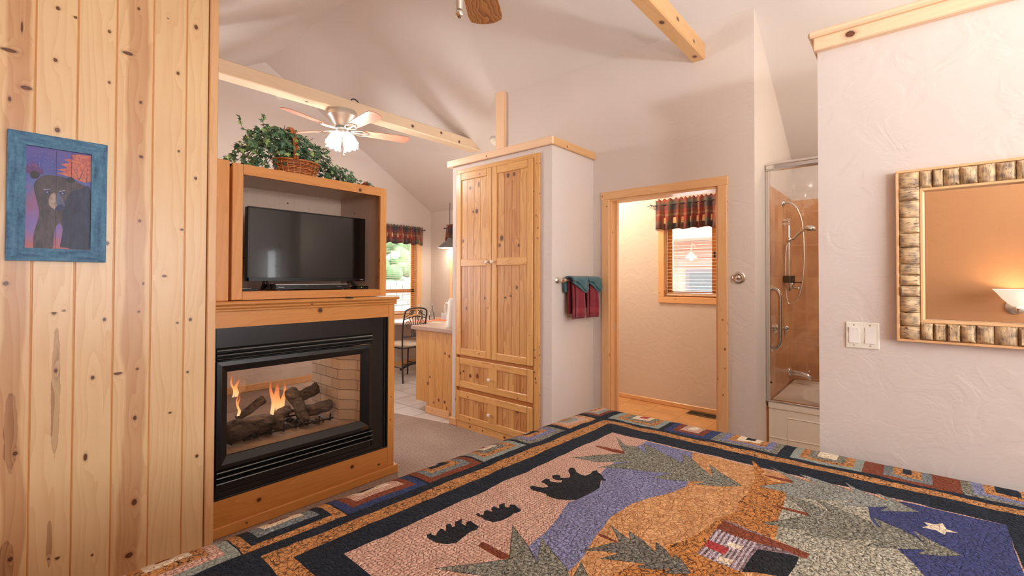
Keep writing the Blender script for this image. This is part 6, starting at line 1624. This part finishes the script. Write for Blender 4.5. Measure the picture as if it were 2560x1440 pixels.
QP = {
 'river': [(1.85,0.85),(1.811,0.842),(1.765,0.852),(1.653,0.838),(1.546,0.829),(1.48,0.825),(1.444,0.816),(1.411,0.793),(1.336,0.758),(1.297,0.758),(1.215,0.765),(1.19,0.775),(1.146,0.763),(1.089,0.745),(1.011,0.725),(0.978,0.72),(0.916,0.713),(0.918,0.71),(0.852,0.693),(0.768,0.669),(0.738,0.6),(0.783,0.505),(0.819,0.581),(0.932,0.588),(0.941,0.588),(0.979,0.594),(1.035,0.607),(1.091,0.62),(1.129,0.624),(1.188,0.638),(1.237,0.636),(1.3,0.63),(1.375,0.608),(1.458,0.574),(1.51,0.559),(1.401,0.605),(1.471,0.574),(1.522,0.558),(1.573,0.566),(1.681,0.599),(1.763,0.627),(1.848,0.655)],
 'meadow': [(1.848,0.655),(1.763,0.627),(1.681,0.599),(1.573,0.566),(1.522,0.558),(1.471,0.574),(1.401,0.605),(1.51,0.559),(1.458,0.574),(1.375,0.608),(1.3,0.63),(1.237,0.636),(1.188,0.638),(1.129,0.624),(1.091,0.62),(1.035,0.607),(0.979,0.594),(0.941,0.588),(0.932,0.588),(0.819,0.581),(0.671,0.477),(0.969,0.146),(1.211,0.21),(1.681,0.303),(1.755,0.099),(1.848,0.027)],
 'path': [(1.92,0.461),(1.83,0.397),(1.798,0.399),(1.761,0.355),(1.768,0.322),(1.694,0.311),(1.681,0.303),(1.578,0.291),(1.521,0.289),(1.413,0.273),(1.362,0.268),(1.346,0.293),(1.378,0.395),(1.172,0.396),(1.162,0.296),(1.149,0.279),(1.004,0.238),(0.825,0.307),(0.766,0.503),(0.943,0.509),(0.963,0.505),(1.031,0.489),(1.132,0.447),(1.151,0.466),(1.208,0.439),(1.26,0.425),(1.308,0.418),(1.388,0.407),(1.455,0.384),(1.516,0.396),(1.589,0.393),(1.652,0.397),(1.737,0.404)],
 'hill': [(1.768,0.322),(1.681,0.303),(1.578,0.291),(1.521,0.289),(1.413,0.273),(1.362,0.268),(1.336,0.189),(1.326,0.209),(1.211,0.21),(1.143,0.208),(1.308,-0.031),(1.414,-0.021),(1.466,0.002),(1.509,0.026),(1.532,0.043),(1.608,0.075),(1.669,0.092),(1.753,0.101),(1.747,0.205)],
 'sky': [(1.753,0.101),(1.669,0.092),(1.608,0.075),(1.532,0.043),(1.509,0.026),(1.466,0.002),(1.414,-0.021),(1.308,-0.031),(1.306,-0.204),(1.594,-0.196),(1.862,-0.202),(1.848,0.027)],
 'spruce_far': [(1.817,0.968),(1.747,0.887),(1.765,0.852),(1.727,0.784),(1.811,0.842),(1.794,0.786),(1.757,0.721),(1.706,0.637),(1.809,0.676),(1.78,0.636),(1.72,0.58),(1.667,0.518),(1.768,0.566),(1.717,0.509),(1.689,0.47),(1.646,0.423),(1.598,0.478),(1.563,0.545),(1.611,0.524),(1.581,0.562),(1.548,0.611),(1.524,0.667),(1.605,0.629),(1.574,0.683),(1.533,0.767),(1.485,0.85),(1.567,0.806),(1.604,0.785),(1.524,0.881),(1.499,0.972),(1.554,0.932),(1.596,0.893),(1.633,0.866),(1.661,0.844),(1.726,0.896)],
 'trunk_far': [(1.674,0.978),(1.683,0.943),(1.68,0.852),(1.655,0.843),(1.651,0.892),(1.657,0.964)],
 'spruce_border': [(1.893,0.39),(1.862,0.334),(1.844,0.299),(1.826,0.243),(1.845,0.258),(1.885,0.299),(1.875,0.237),(1.841,0.164),(1.827,0.141),(1.904,0.171),(1.864,0.138),(1.845,0.09),(1.823,0.051),(1.873,0.086),(1.859,0.052),(1.82,0.014),(1.793,-0.015),(1.775,0.026),(1.749,0.071),(1.79,0.052),(1.737,0.111),(1.697,0.177),(1.761,0.133),(1.699,0.226),(1.677,0.285),(1.698,0.312),(1.679,0.381),(1.741,0.342),(1.788,0.298),(1.842,0.342)],
 'trunk_border': [(1.798,0.399),(1.804,0.365),(1.804,0.3),(1.782,0.306),(1.785,0.366)],
 'spruce_hill': [(1.673,0.306),(1.672,0.269),(1.643,0.218),(1.617,0.171),(1.693,0.222),(1.687,0.197),(1.665,0.153),(1.647,0.117),(1.625,0.08),(1.606,0.063),(1.677,0.087),(1.654,0.055),(1.637,0.024),(1.614,-0.007),(1.585,-0.028),(1.651,-0.001),(1.623,-0.031),(1.602,-0.059),(1.581,-0.092),(1.548,-0.057),(1.522,-0.01),(1.558,-0.026),(1.515,0.026),(1.471,0.091),(1.533,0.065),(1.488,0.127),(1.434,0.22),(1.486,0.196),(1.45,0.255),(1.431,0.315),(1.475,0.282),(1.522,0.252),(1.564,0.222),(1.614,0.252)],
 'trunk_hill': [(1.573,0.319),(1.58,0.3),(1.577,0.221),(1.56,0.222),(1.56,0.313)],
 'spruce_small': [(1.152,0.617),(1.132,0.582),(1.118,0.54),(1.156,0.564),(1.138,0.517),(1.109,0.472),(1.154,0.49),(1.136,0.459),(1.102,0.425),(1.13,0.438),(1.116,0.416),(1.08,0.377),(1.057,0.403),(1.046,0.427),(1.069,0.416),(1.043,0.448),(1.021,0.482),(1.051,0.466),(1.024,0.512),(0.995,0.558),(1.023,0.543),(1.044,0.533),(1.026,0.568),(0.994,0.612),(1.031,0.588),(1.064,0.569),(1.09,0.557),(1.117,0.584)],
 'trunk_small': [(1.092,0.619),(1.094,0.604),(1.089,0.562),(1.08,0.562),(1.08,0.613)],
 'spruce_near': [(0.972,0.807),(0.944,0.758),(0.918,0.71),(0.883,0.658),(0.971,0.712),(0.953,0.676),(0.933,0.637),(0.913,0.602),(0.88,0.562),(0.956,0.585),(0.904,0.529),(0.829,0.454),(0.815,0.525),(0.819,0.581),(0.783,0.637),(0.771,0.702),(0.734,0.76),(0.71,0.811),(0.742,0.788),(0.791,0.753),(0.851,0.713),(0.894,0.747)],
 'trunk_near': [(0.863,0.816),(0.866,0.806),(0.861,0.722),(0.85,0.714),(0.837,0.731),(0.844,0.809)],
 'bear_big': [(1.194,0.924),(1.206,0.923),(1.212,0.908),(1.22,0.89),(1.232,0.881),(1.239,0.896),(1.242,0.906),(1.246,0.924),(1.28,0.929),(1.284,0.916),(1.268,0.901),(1.274,0.88),(1.283,0.868),(1.301,0.878),(1.291,0.893),(1.295,0.912),(1.316,0.928),(1.331,0.921),(1.334,0.909),(1.318,0.897),(1.323,0.884),(1.339,0.872),(1.361,0.888),(1.38,0.909),(1.403,0.919),(1.414,0.917),(1.413,0.903),(1.387,0.88),(1.379,0.859),(1.379,0.841),(1.414,0.841),(1.435,0.847),(1.455,0.841),(1.443,0.828),(1.434,0.807),(1.409,0.787),(1.409,0.777),(1.399,0.775),(1.391,0.788),(1.369,0.775),(1.336,0.758),(1.297,0.758),(1.251,0.761),(1.215,0.765),(1.196,0.783),(1.177,0.811),(1.18,0.848),(1.189,0.861),(1.186,0.882),(1.182,0.903),(1.186,0.916)],
 'bear_mid': [(0.944,0.919),(0.954,0.921),(0.957,0.916),(0.949,0.905),(0.958,0.901),(0.979,0.918),(0.99,0.917),(0.99,0.901),(0.995,0.902),(1.002,0.915),(1.02,0.92),(1.018,0.905),(1.021,0.901),(1.035,0.915),(1.056,0.91),(1.041,0.897),(1.039,0.889),(1.047,0.884),(1.059,0.892),(1.068,0.882),(1.06,0.866),(1.058,0.849),(1.045,0.843),(1.024,0.849),(1.003,0.846),(0.972,0.847),(0.949,0.855),(0.94,0.879),(0.943,0.891),(0.94,0.907)],
 'bear_cub': [(0.783,0.933),(0.798,0.934),(0.794,0.926),(0.8,0.916),(0.813,0.928),(0.83,0.935),(0.835,0.931),(0.833,0.919),(0.842,0.927),(0.852,0.94),(0.868,0.938),(0.858,0.92),(0.865,0.916),(0.881,0.933),(0.906,0.931),(0.89,0.917),(0.886,0.897),(0.902,0.91),(0.912,0.906),(0.909,0.89),(0.907,0.869),(0.896,0.865),(0.874,0.869),(0.846,0.864),(0.818,0.859),(0.793,0.869),(0.779,0.891),(0.779,0.912),(0.778,0.924)],
 'cabin': [(1.172,0.396),(1.321,0.396),(1.378,0.395),(1.367,0.304),(1.356,0.266),(1.323,0.207),(1.207,0.212),(1.162,0.296)],
 'stripe0': [(1.319,0.39),(1.319,0.383),(1.171,0.385),(1.171,0.391)],
 'stripe1': [(1.319,0.378),(1.319,0.373),(1.171,0.374),(1.17,0.379)],
 'stripe2': [(1.319,0.368),(1.318,0.362),(1.169,0.363),(1.17,0.368)],
 'stripe3': [(1.319,0.357),(1.318,0.351),(1.168,0.352),(1.168,0.357)],
 'stripe4': [(1.319,0.346),(1.318,0.341),(1.167,0.341),(1.167,0.346)],
 'stripe5': [(1.319,0.336),(1.318,0.331),(1.166,0.331),(1.167,0.336)],
 'stripe6': [(1.318,0.326),(1.318,0.32),(1.165,0.32),(1.165,0.325)],
 'stripe7': [(1.318,0.315),(1.318,0.311),(1.164,0.309),(1.164,0.314)],
 'stripe8': [(1.318,0.306),(1.317,0.3),(1.163,0.299),(1.164,0.304)],
 'roof': [(1.374,0.396),(1.32,0.398),(1.312,0.354),(1.317,0.297),(1.323,0.255),(1.323,0.207),(1.322,0.192),(1.345,0.189),(1.352,0.211),(1.355,0.267),(1.361,0.324),(1.366,0.373)],
 'cabin_door': [(1.287,0.291),(1.319,0.206),(1.207,0.212),(1.162,0.294)],
 'cabin_red': [(1.251,0.397),(1.244,0.344),(1.212,0.344),(1.218,0.397)],
 'cream_a': [(1.277,0.355),(1.279,0.32),(1.253,0.319),(1.253,0.352)],
 'cream_b': [(1.199,0.352),(1.196,0.32),(1.175,0.32),(1.176,0.353)],
 'star': [(1.735,-0.026),(1.735,-0.047),(1.755,-0.065),(1.725,-0.071),(1.718,-0.095),(1.703,-0.07),(1.679,-0.066),(1.694,-0.05),(1.694,-0.022),(1.715,-0.034)],
}


def fabric(name, kind, c1, c2=None, c3=None):
    n = N(name); g = n.uv('grain')
    nz = n.noise(g, 420, 2, .7); nb_ = n.noise(g, 90, 3, .6)
    wob = n.noise(g, 30, 3, .6, out=1)
    gg = n.vadd(g, n.mul(wob, (.028, .028, 0)))
    cre = n.vor(gg, 70, 'DISTANCE_TO_EDGE')           # quilting crinkle
    if kind == 'plain':
        c = n.mix(n.ramp(n.math('ADD', n.math('MULTIPLY', nz, .5), n.math('MULTIPLY', nb_, .5)), [(.35, (0, 0, 0)), (.65, (1, 1, 1))]), s2l(c1), s2l(c2 or tuple(min(255, x*1.35+6) for x in c1)))
    elif kind == 'crackle':
        cr = n.vor(gg, 72, 'DISTANCE_TO_EDGE')
        msk = n.math('LESS_THAN', cr, .055)
        brk = n.math('GREATER_THAN', n.noise(g, 38, 1), .42)
        c = n.mix(n.math('MULTIPLY', nb_, .6), s2l(c1), s2l(c2))
        c = n.mix(n.math('MULTIPLY', n.math('MULTIPLY', msk, brk), .85), c, s2l(c3))
    elif kind == 'tweed':
        u, v, _ = n.sep(g)
        a = n.math('SINE', n.math('MULTIPLY', u, 2*PI/.0105)); b = n.math('SINE', n.math('MULTIPLY', v, 2*PI/.0088))
        m_ = n.math('GREATER_THAN', n.math('MULTIPLY', n.math('ADD', a, 1.0), n.math('ADD', b, 1.0)), 1.9)
        m2 = n.math('MULTIPLY', m_, n.ramp(nz, [(.35, (.25,)*3), (.6, (1, 1, 1))]))
        c = n.mix(n.math('MULTIPLY', m2, .85), n.mix(nb_, s2l(c1), s2l(c2)), s2l(c3))
    elif kind == 'mottle':
        m_ = n.noise(g, 140, 3, .7, .6); c = n.ramp(m_, [(.38, s2l(c1)), (.50, s2l(c2)), (.60, s2l(c3 or c2))])
    elif kind == 'soft':
        m_ = n.noise(g, 55, 4, .6, .8); c = n.ramp(m_, [(.36, s2l(c1)), (.62, s2l(c2))])
    c0 = n.math('MULTIPLY', n.math('MINIMUM', cre, .16), 6.0)
    h = n.math('ADD', c0, n.math('MULTIPLY', nz, .25))
    n.bump(h, .8, .005)
    n.b.inputs['Sheen Weight'].default_value = .04
    return n.base(c, .9, 0, .1)
FM = [('navy', fabric('navy_cotton', 'plain', (17, 24, 34), (36, 45, 58))),
      ('gold', fabric('gold_crackle_cotton', 'crackle', (196, 136, 80), (214, 156, 98), (58, 40, 30))),
      ('tweed', fabric('pink_tweed_cotton', 'tweed', (212, 170, 150), (220, 180, 160), (96, 66, 56))),
      ('peri', fabric('periwinkle_cotton', 'mottle', (88, 88, 118), (128, 130, 166), (150, 150, 184))),
      ('tan', fabric('mottled_tan_cotton', 'soft', (184, 126, 76), (220, 168, 116))),
      ('path', fabric('crackled_orange_cotton', 'crackle', (190, 122, 62), (212, 148, 82), (60, 36, 24))),
      ('hill', fabric('pale_sage_cotton', 'mottle', (92, 88, 76), (168, 164, 146), (200, 194, 174))),
      ('royal', fabric('royal_blue_cotton', 'plain', (48, 54, 96), (70, 76, 124))),
      ('spruce', fabric('spruce_cotton', 'mottle', (64, 64, 58), (130, 128, 114), (160, 158, 142))),
      ('spruce_grey', fabric('grey_green_cotton', 'mottle', (100, 102, 98), (144, 146, 138), (162, 164, 154))),
      ('spruce_dark', fabric('dark_spruce_cotton', 'mottle', (58, 56, 52), (112, 108, 100), (140, 136, 124))),
      ('rust', fabric('rust_cotton', 'plain', (112, 54, 34), (148, 78, 52))),
      ('black', fabric('black_bear_cotton', 'plain', (22, 24, 28), (40, 42, 48))),
      ('cream', fabric('cream_cotton', 'plain', (226, 206, 176), (240, 226, 200))),
      ('red', fabric('red_cotton', 'plain', (164, 54, 54), (190, 76, 74))),
      ('stripe', fabric('cabin_stripe_cotton', 'mottle', (84, 62, 62), (132, 110, 112), (170, 152, 158))),
      ('lilac', fabric('pale_lilac_cotton', 'plain', (184, 168, 178), (208, 196, 204))),
      ('slate', fabric('slate_blue_cotton', 'mottle', (86, 94, 98), (122, 130, 132), (146, 152, 150))),
      ('lightsage', fabric('light_sage_cotton', 'plain', (136, 146, 138), (160, 168, 158))),
      ('star', fabric('starry_blue_cotton', 'plain', (34, 46, 86), (62, 78, 124))),
      ('edge', fabric('stitched_edge', 'plain', (50, 48, 40), (66, 62, 52)))]
FI = {k: i for i, (k, _) in enumerate(FM)}
PIECES = []     # (polygon, fabric) painter's order
def rect(u0, u1, v0, v1): return [(u0, v0), (u1, v0), (u1, v1), (u0, v1)]
def piece(p, f): PIECES.append((p, f))
piece(rect(.458, 2.012, -.335, 1.142), 'gold'); piece(rect(.511, 1.965, -.282, 1.088), 'navy'); piece(rect(.597, 1.862, -.20, 1.011), 'tweed')
for nm, f in (('river', 'peri'), ('meadow', 'tan'), ('path', 'path'), ('hill', 'hill'), ('sky', 'royal')): piece(QP[nm], f)
# log cabin border blocks: nested rectangles
def logcabin(u0, u1, v0, v1, cols, side):
    d = .027
    for i, c in enumerate(cols):
        o_ = i*d
        # strips are a little wider towards the quilt's middle
        a0, a1, b0, b1 = u0+o_, u1-o_, v0+o_*1.0, v1-o_*1.0
        if a1-a0 < .02 or b1-b0 < .02: break
        piece(rect(a0, a1, b0, b1), c)
SB = .262
LB = [(.175, .430, ['lightsage', 'tweed', 'gold', 'cream', 'rust']), (.434, .706, ['gold', 'navy', 'slate', 'cream', 'rust']), (.712, .99, ['star', 'rust', 'tweed', 'cream', 'navy']), (.998, 1.238, ['rust', 'slate', 'gold', 'navy', 'cream']),
      (1.25, 1.488, ['lightsage', 'gold', 'spruce', 'cream', 'red']), (1.508, 1.755, ['spruce', 'peri', 'gold', 'navy', 'cream']), (1.785, 2.0, ['tan', 'tweed', 'lightsage', 'gold', 'cream'])]
for a, b, c in LB: logcabin(a, b, 1.180, 1.180+SB, c, 'v')
FB = [(.885, 1.140, ['lightsage', 'gold', 'spruce', 'cream', 'red']), (.668, .860, ['star', 'rust', 'tweed', 'cream', 'red']), (.402, .655, ['spruce', 'peri', 'gold', 'cream', 'navy']), (.136, .360, ['lightsage', 'gold', 'spruce', 'cream', 'red']),
      (-.080, .105, ['rust', 'slate', 'gold', 'navy', 'cream']), (-.345, -.125, ['spruce', 'peri', 'gold', 'navy', 'red'])]
piece(rect(2.044, 2.044+SB, .090, .150), 'rust'); piece(rect(2.044, 2.044+SB, -.13, -.07), 'rust'); piece(rect(2.044, 2.044+SB, .632, .70), 'star')
for a, b, c in FB: logcabin(2.042, 2.042+SB, a, b, c, 'u')
logcabin(2.042, 2.042+SB, 1.182, 1.182+SB, ['rust', 'lightsage', 'tweed', 'gold', 'cream'], 'c')
for a, b, c in LB: logcabin(a, b, -.375-SB, -.375, c, 'v')
def offset_poly(p, d):
    A = sum(p[i][0]*p[(i+1) % len(p)][1]-p[(i+1) % len(p)][0]*p[i][1] for i in range(len(p)))
    s = 1 if A > 0 else -1; out = []; n_ = len(p)
    for i in range(n_):
        a = Vector(p[i-1]); b = Vector(p[i]); c = Vector(p[(i+1) % n_])
        e1 = (b-a); e2 = (c-b)
        if e1.length < 1e-6 or e2.length < 1e-6: out.append(tuple(b)); continue
        n1 = Vector((e1.y, -e1.x)).normalized()*s; n2 = Vector((e2.y, -e2.x)).normalized()*s
        m_ = n1+n2; L = m_.length
        m_ = m_/L*min(d/max(.35, L/2), d*2.2) if L > 1e-5 else n1*d
        out.append((b.x+m_.x, b.y+m_.y))
    return out
def outlined(nm, f, d=.0016):
    piece(offset_poly(QP[nm], d), 'edge'); piece(QP[nm], f)
for nm, f in (('trunk_far', 'rust'), ('trunk_border', 'rust'), ('trunk_hill', 'rust'), ('trunk_small', 'rust'), ('trunk_near', 'rust')): piece(QP[nm], f)
for nm, f in (('spruce_far', 'spruce'), ('spruce_hill', 'spruce'), ('spruce_border', 'spruce_grey'), ('spruce_small', 'spruce_dark'), ('spruce_near', 'spruce')): outlined(nm, f)
for nm in ('bear_big', 'bear_mid', 'bear_cub'): piece(QP[nm], 'black')
piece(QP['cabin'], 'stripe')
for i in range(9): piece(QP['stripe%d' % i], 'lilac')
for nm, f in (('cabin_door', 'black'), ('roof', 'rust'), ('cabin_red', 'red'), ('cream_a', 'cream'), ('cream_b', 'cream'), ('star', 'cream')): piece(QP[nm], f)

U0, U1, V0, V1 = .10, 2.62, -.98, 1.72
PU, PV = 2.165, 1.25; RU, RV = .13, .14
PV0 = -.36
def drape(u, v):
    du = max(0, u-PU); dv = max(0, v-PV); dw = max(0, PV0-v)
    def arc(d, R):
        q = PI/2*R
        if d < q: return R*math.sin(d/R), R*(1-math.cos(d/R))
        return R+.03*(d-q), R+(d-q)
    au, zu = arc(du, RU); av, zv = arc(dv, RV); aw, zw = arc(dw, RV)
    x = min(u, PU)+au; y = min(max(v, PV0), PV)+av-aw
    z = ZB-max(zu, zv, zw)-.35*min(zu, max(zv, zw))
    X = x+(1.15-min(max(y, -.4), 1.3))*.03*min(1, max(0, x)/1.5)
    Y = y*(1-.0435*(x-2.02)) if y > 0 else y
    # soft puckers
    q = Vector((u*9, v*9, 0)); r_ = Vector((u*30, v*30, 3.1))
    z += .0045*mnoise.noise(q)+.0022*mnoise.noise(r_)
    return (X, Y, max(z, .05))
def inside(p, poly):
    x, y = p; c = False; n_ = len(poly); j = n_-1
    for i in range(n_):
        xi, yi = poly[i]; xj, yj = poly[j]
        if (yi > y) != (yj > y) and x < (xj-xi)*(y-yi)/(yj-yi)+xi: c = not c
        j = i
    return c
vin = []; ein = []
STEP = .014
nu = int((U1-U0)/STEP); nv = int((V1-V0)/STEP)
for i in range(nu+1):
    for j in range(nv+1):
        vin.append(Vector((U0+(U1-U0)*i/nu+(.0003*math.sin(i*7.1+j*3.3) if 0 < i < nu else 0), V0+(V1-V0)*j/nv+(.0003*math.cos(i*5.3+j) if 0 < j < nv else 0))))
boxes = []
for p, f in PIECES:
    b0 = len(vin)
    # wobble long straight edges slightly, as sewn cloth does
    q = []
    for i in range(len(p)):
        a = Vector(p[i]); b = Vector(p[(i+1) % len(p)]); L = (b-a).length; k = max(1, int(L/.03))
        for t_ in range(k):
            c = a+(b-a)*t_/k
            wv = Vector((mnoise.noise(Vector((c.x*23, c.y*23, 1.7))), mnoise.noise(Vector((c.x*23, c.y*23, 9.1)))))*.0028
            q.append(c+wv)
    vin += q
    ein += [(b0+i, b0+(i+1) % len(q)) for i in range(len(q))]
    pts = [tuple(c) for c in q]
    boxes.append((min(c[0] for c in pts), max(c[0] for c in pts), min(c[1] for c in pts), max(c[1] for c in pts), pts, FI[f]))
vo, eo, fo, _, _, _ = delaunay_2d_cdt(vin, ein, [], 0, 1e-6)
me = bpy.data.meshes.new('quilt')
me.from_pydata([drape(p.x, p.y) for p in vo], [], [tuple(f) for f in fo])
me.update()
if len(me.polygons) and sum(me.polygons[i].normal.z for i in range(0, len(me.polygons), 97)) < 0:
    me.flip_normals()
mats_ = []
for f in fo:
    cx = sum(vo[i].x for i in f)/3; cy = sum(vo[i].y for i in f)/3; m_ = FI['navy']
    for (a, b, c, d, pts, fi) in reversed(boxes):
        if a <= cx <= b and c <= cy <= d and inside((cx, cy), pts): m_ = fi; break
    mats_.append(m_)
me.polygons.foreach_set('material_index', mats_)
me.polygons.foreach_set('use_smooth', [True]*len(me.polygons))
ul = me.uv_layers.new(name='grain')
data = []
li = [0]*len(me.loops); me.loops.foreach_get('vertex_index', li)
for i in li: data += (vo[i].x, vo[i].y)
ul.data.foreach_set('uv', data)
for _, m_ in FM: me.materials.append(m_)
qo = bpy.data.objects.new('quilt', me); COL.objects.link(qo)
m_ = qo.modifiers.new('thick', 'SOLIDIFY'); m_.thickness = .008; m_.offset = -1
tag(qo, 'patchwork quilt with black bears, spruces, a cabin and log cabin blocks on the bed', 'quilt')
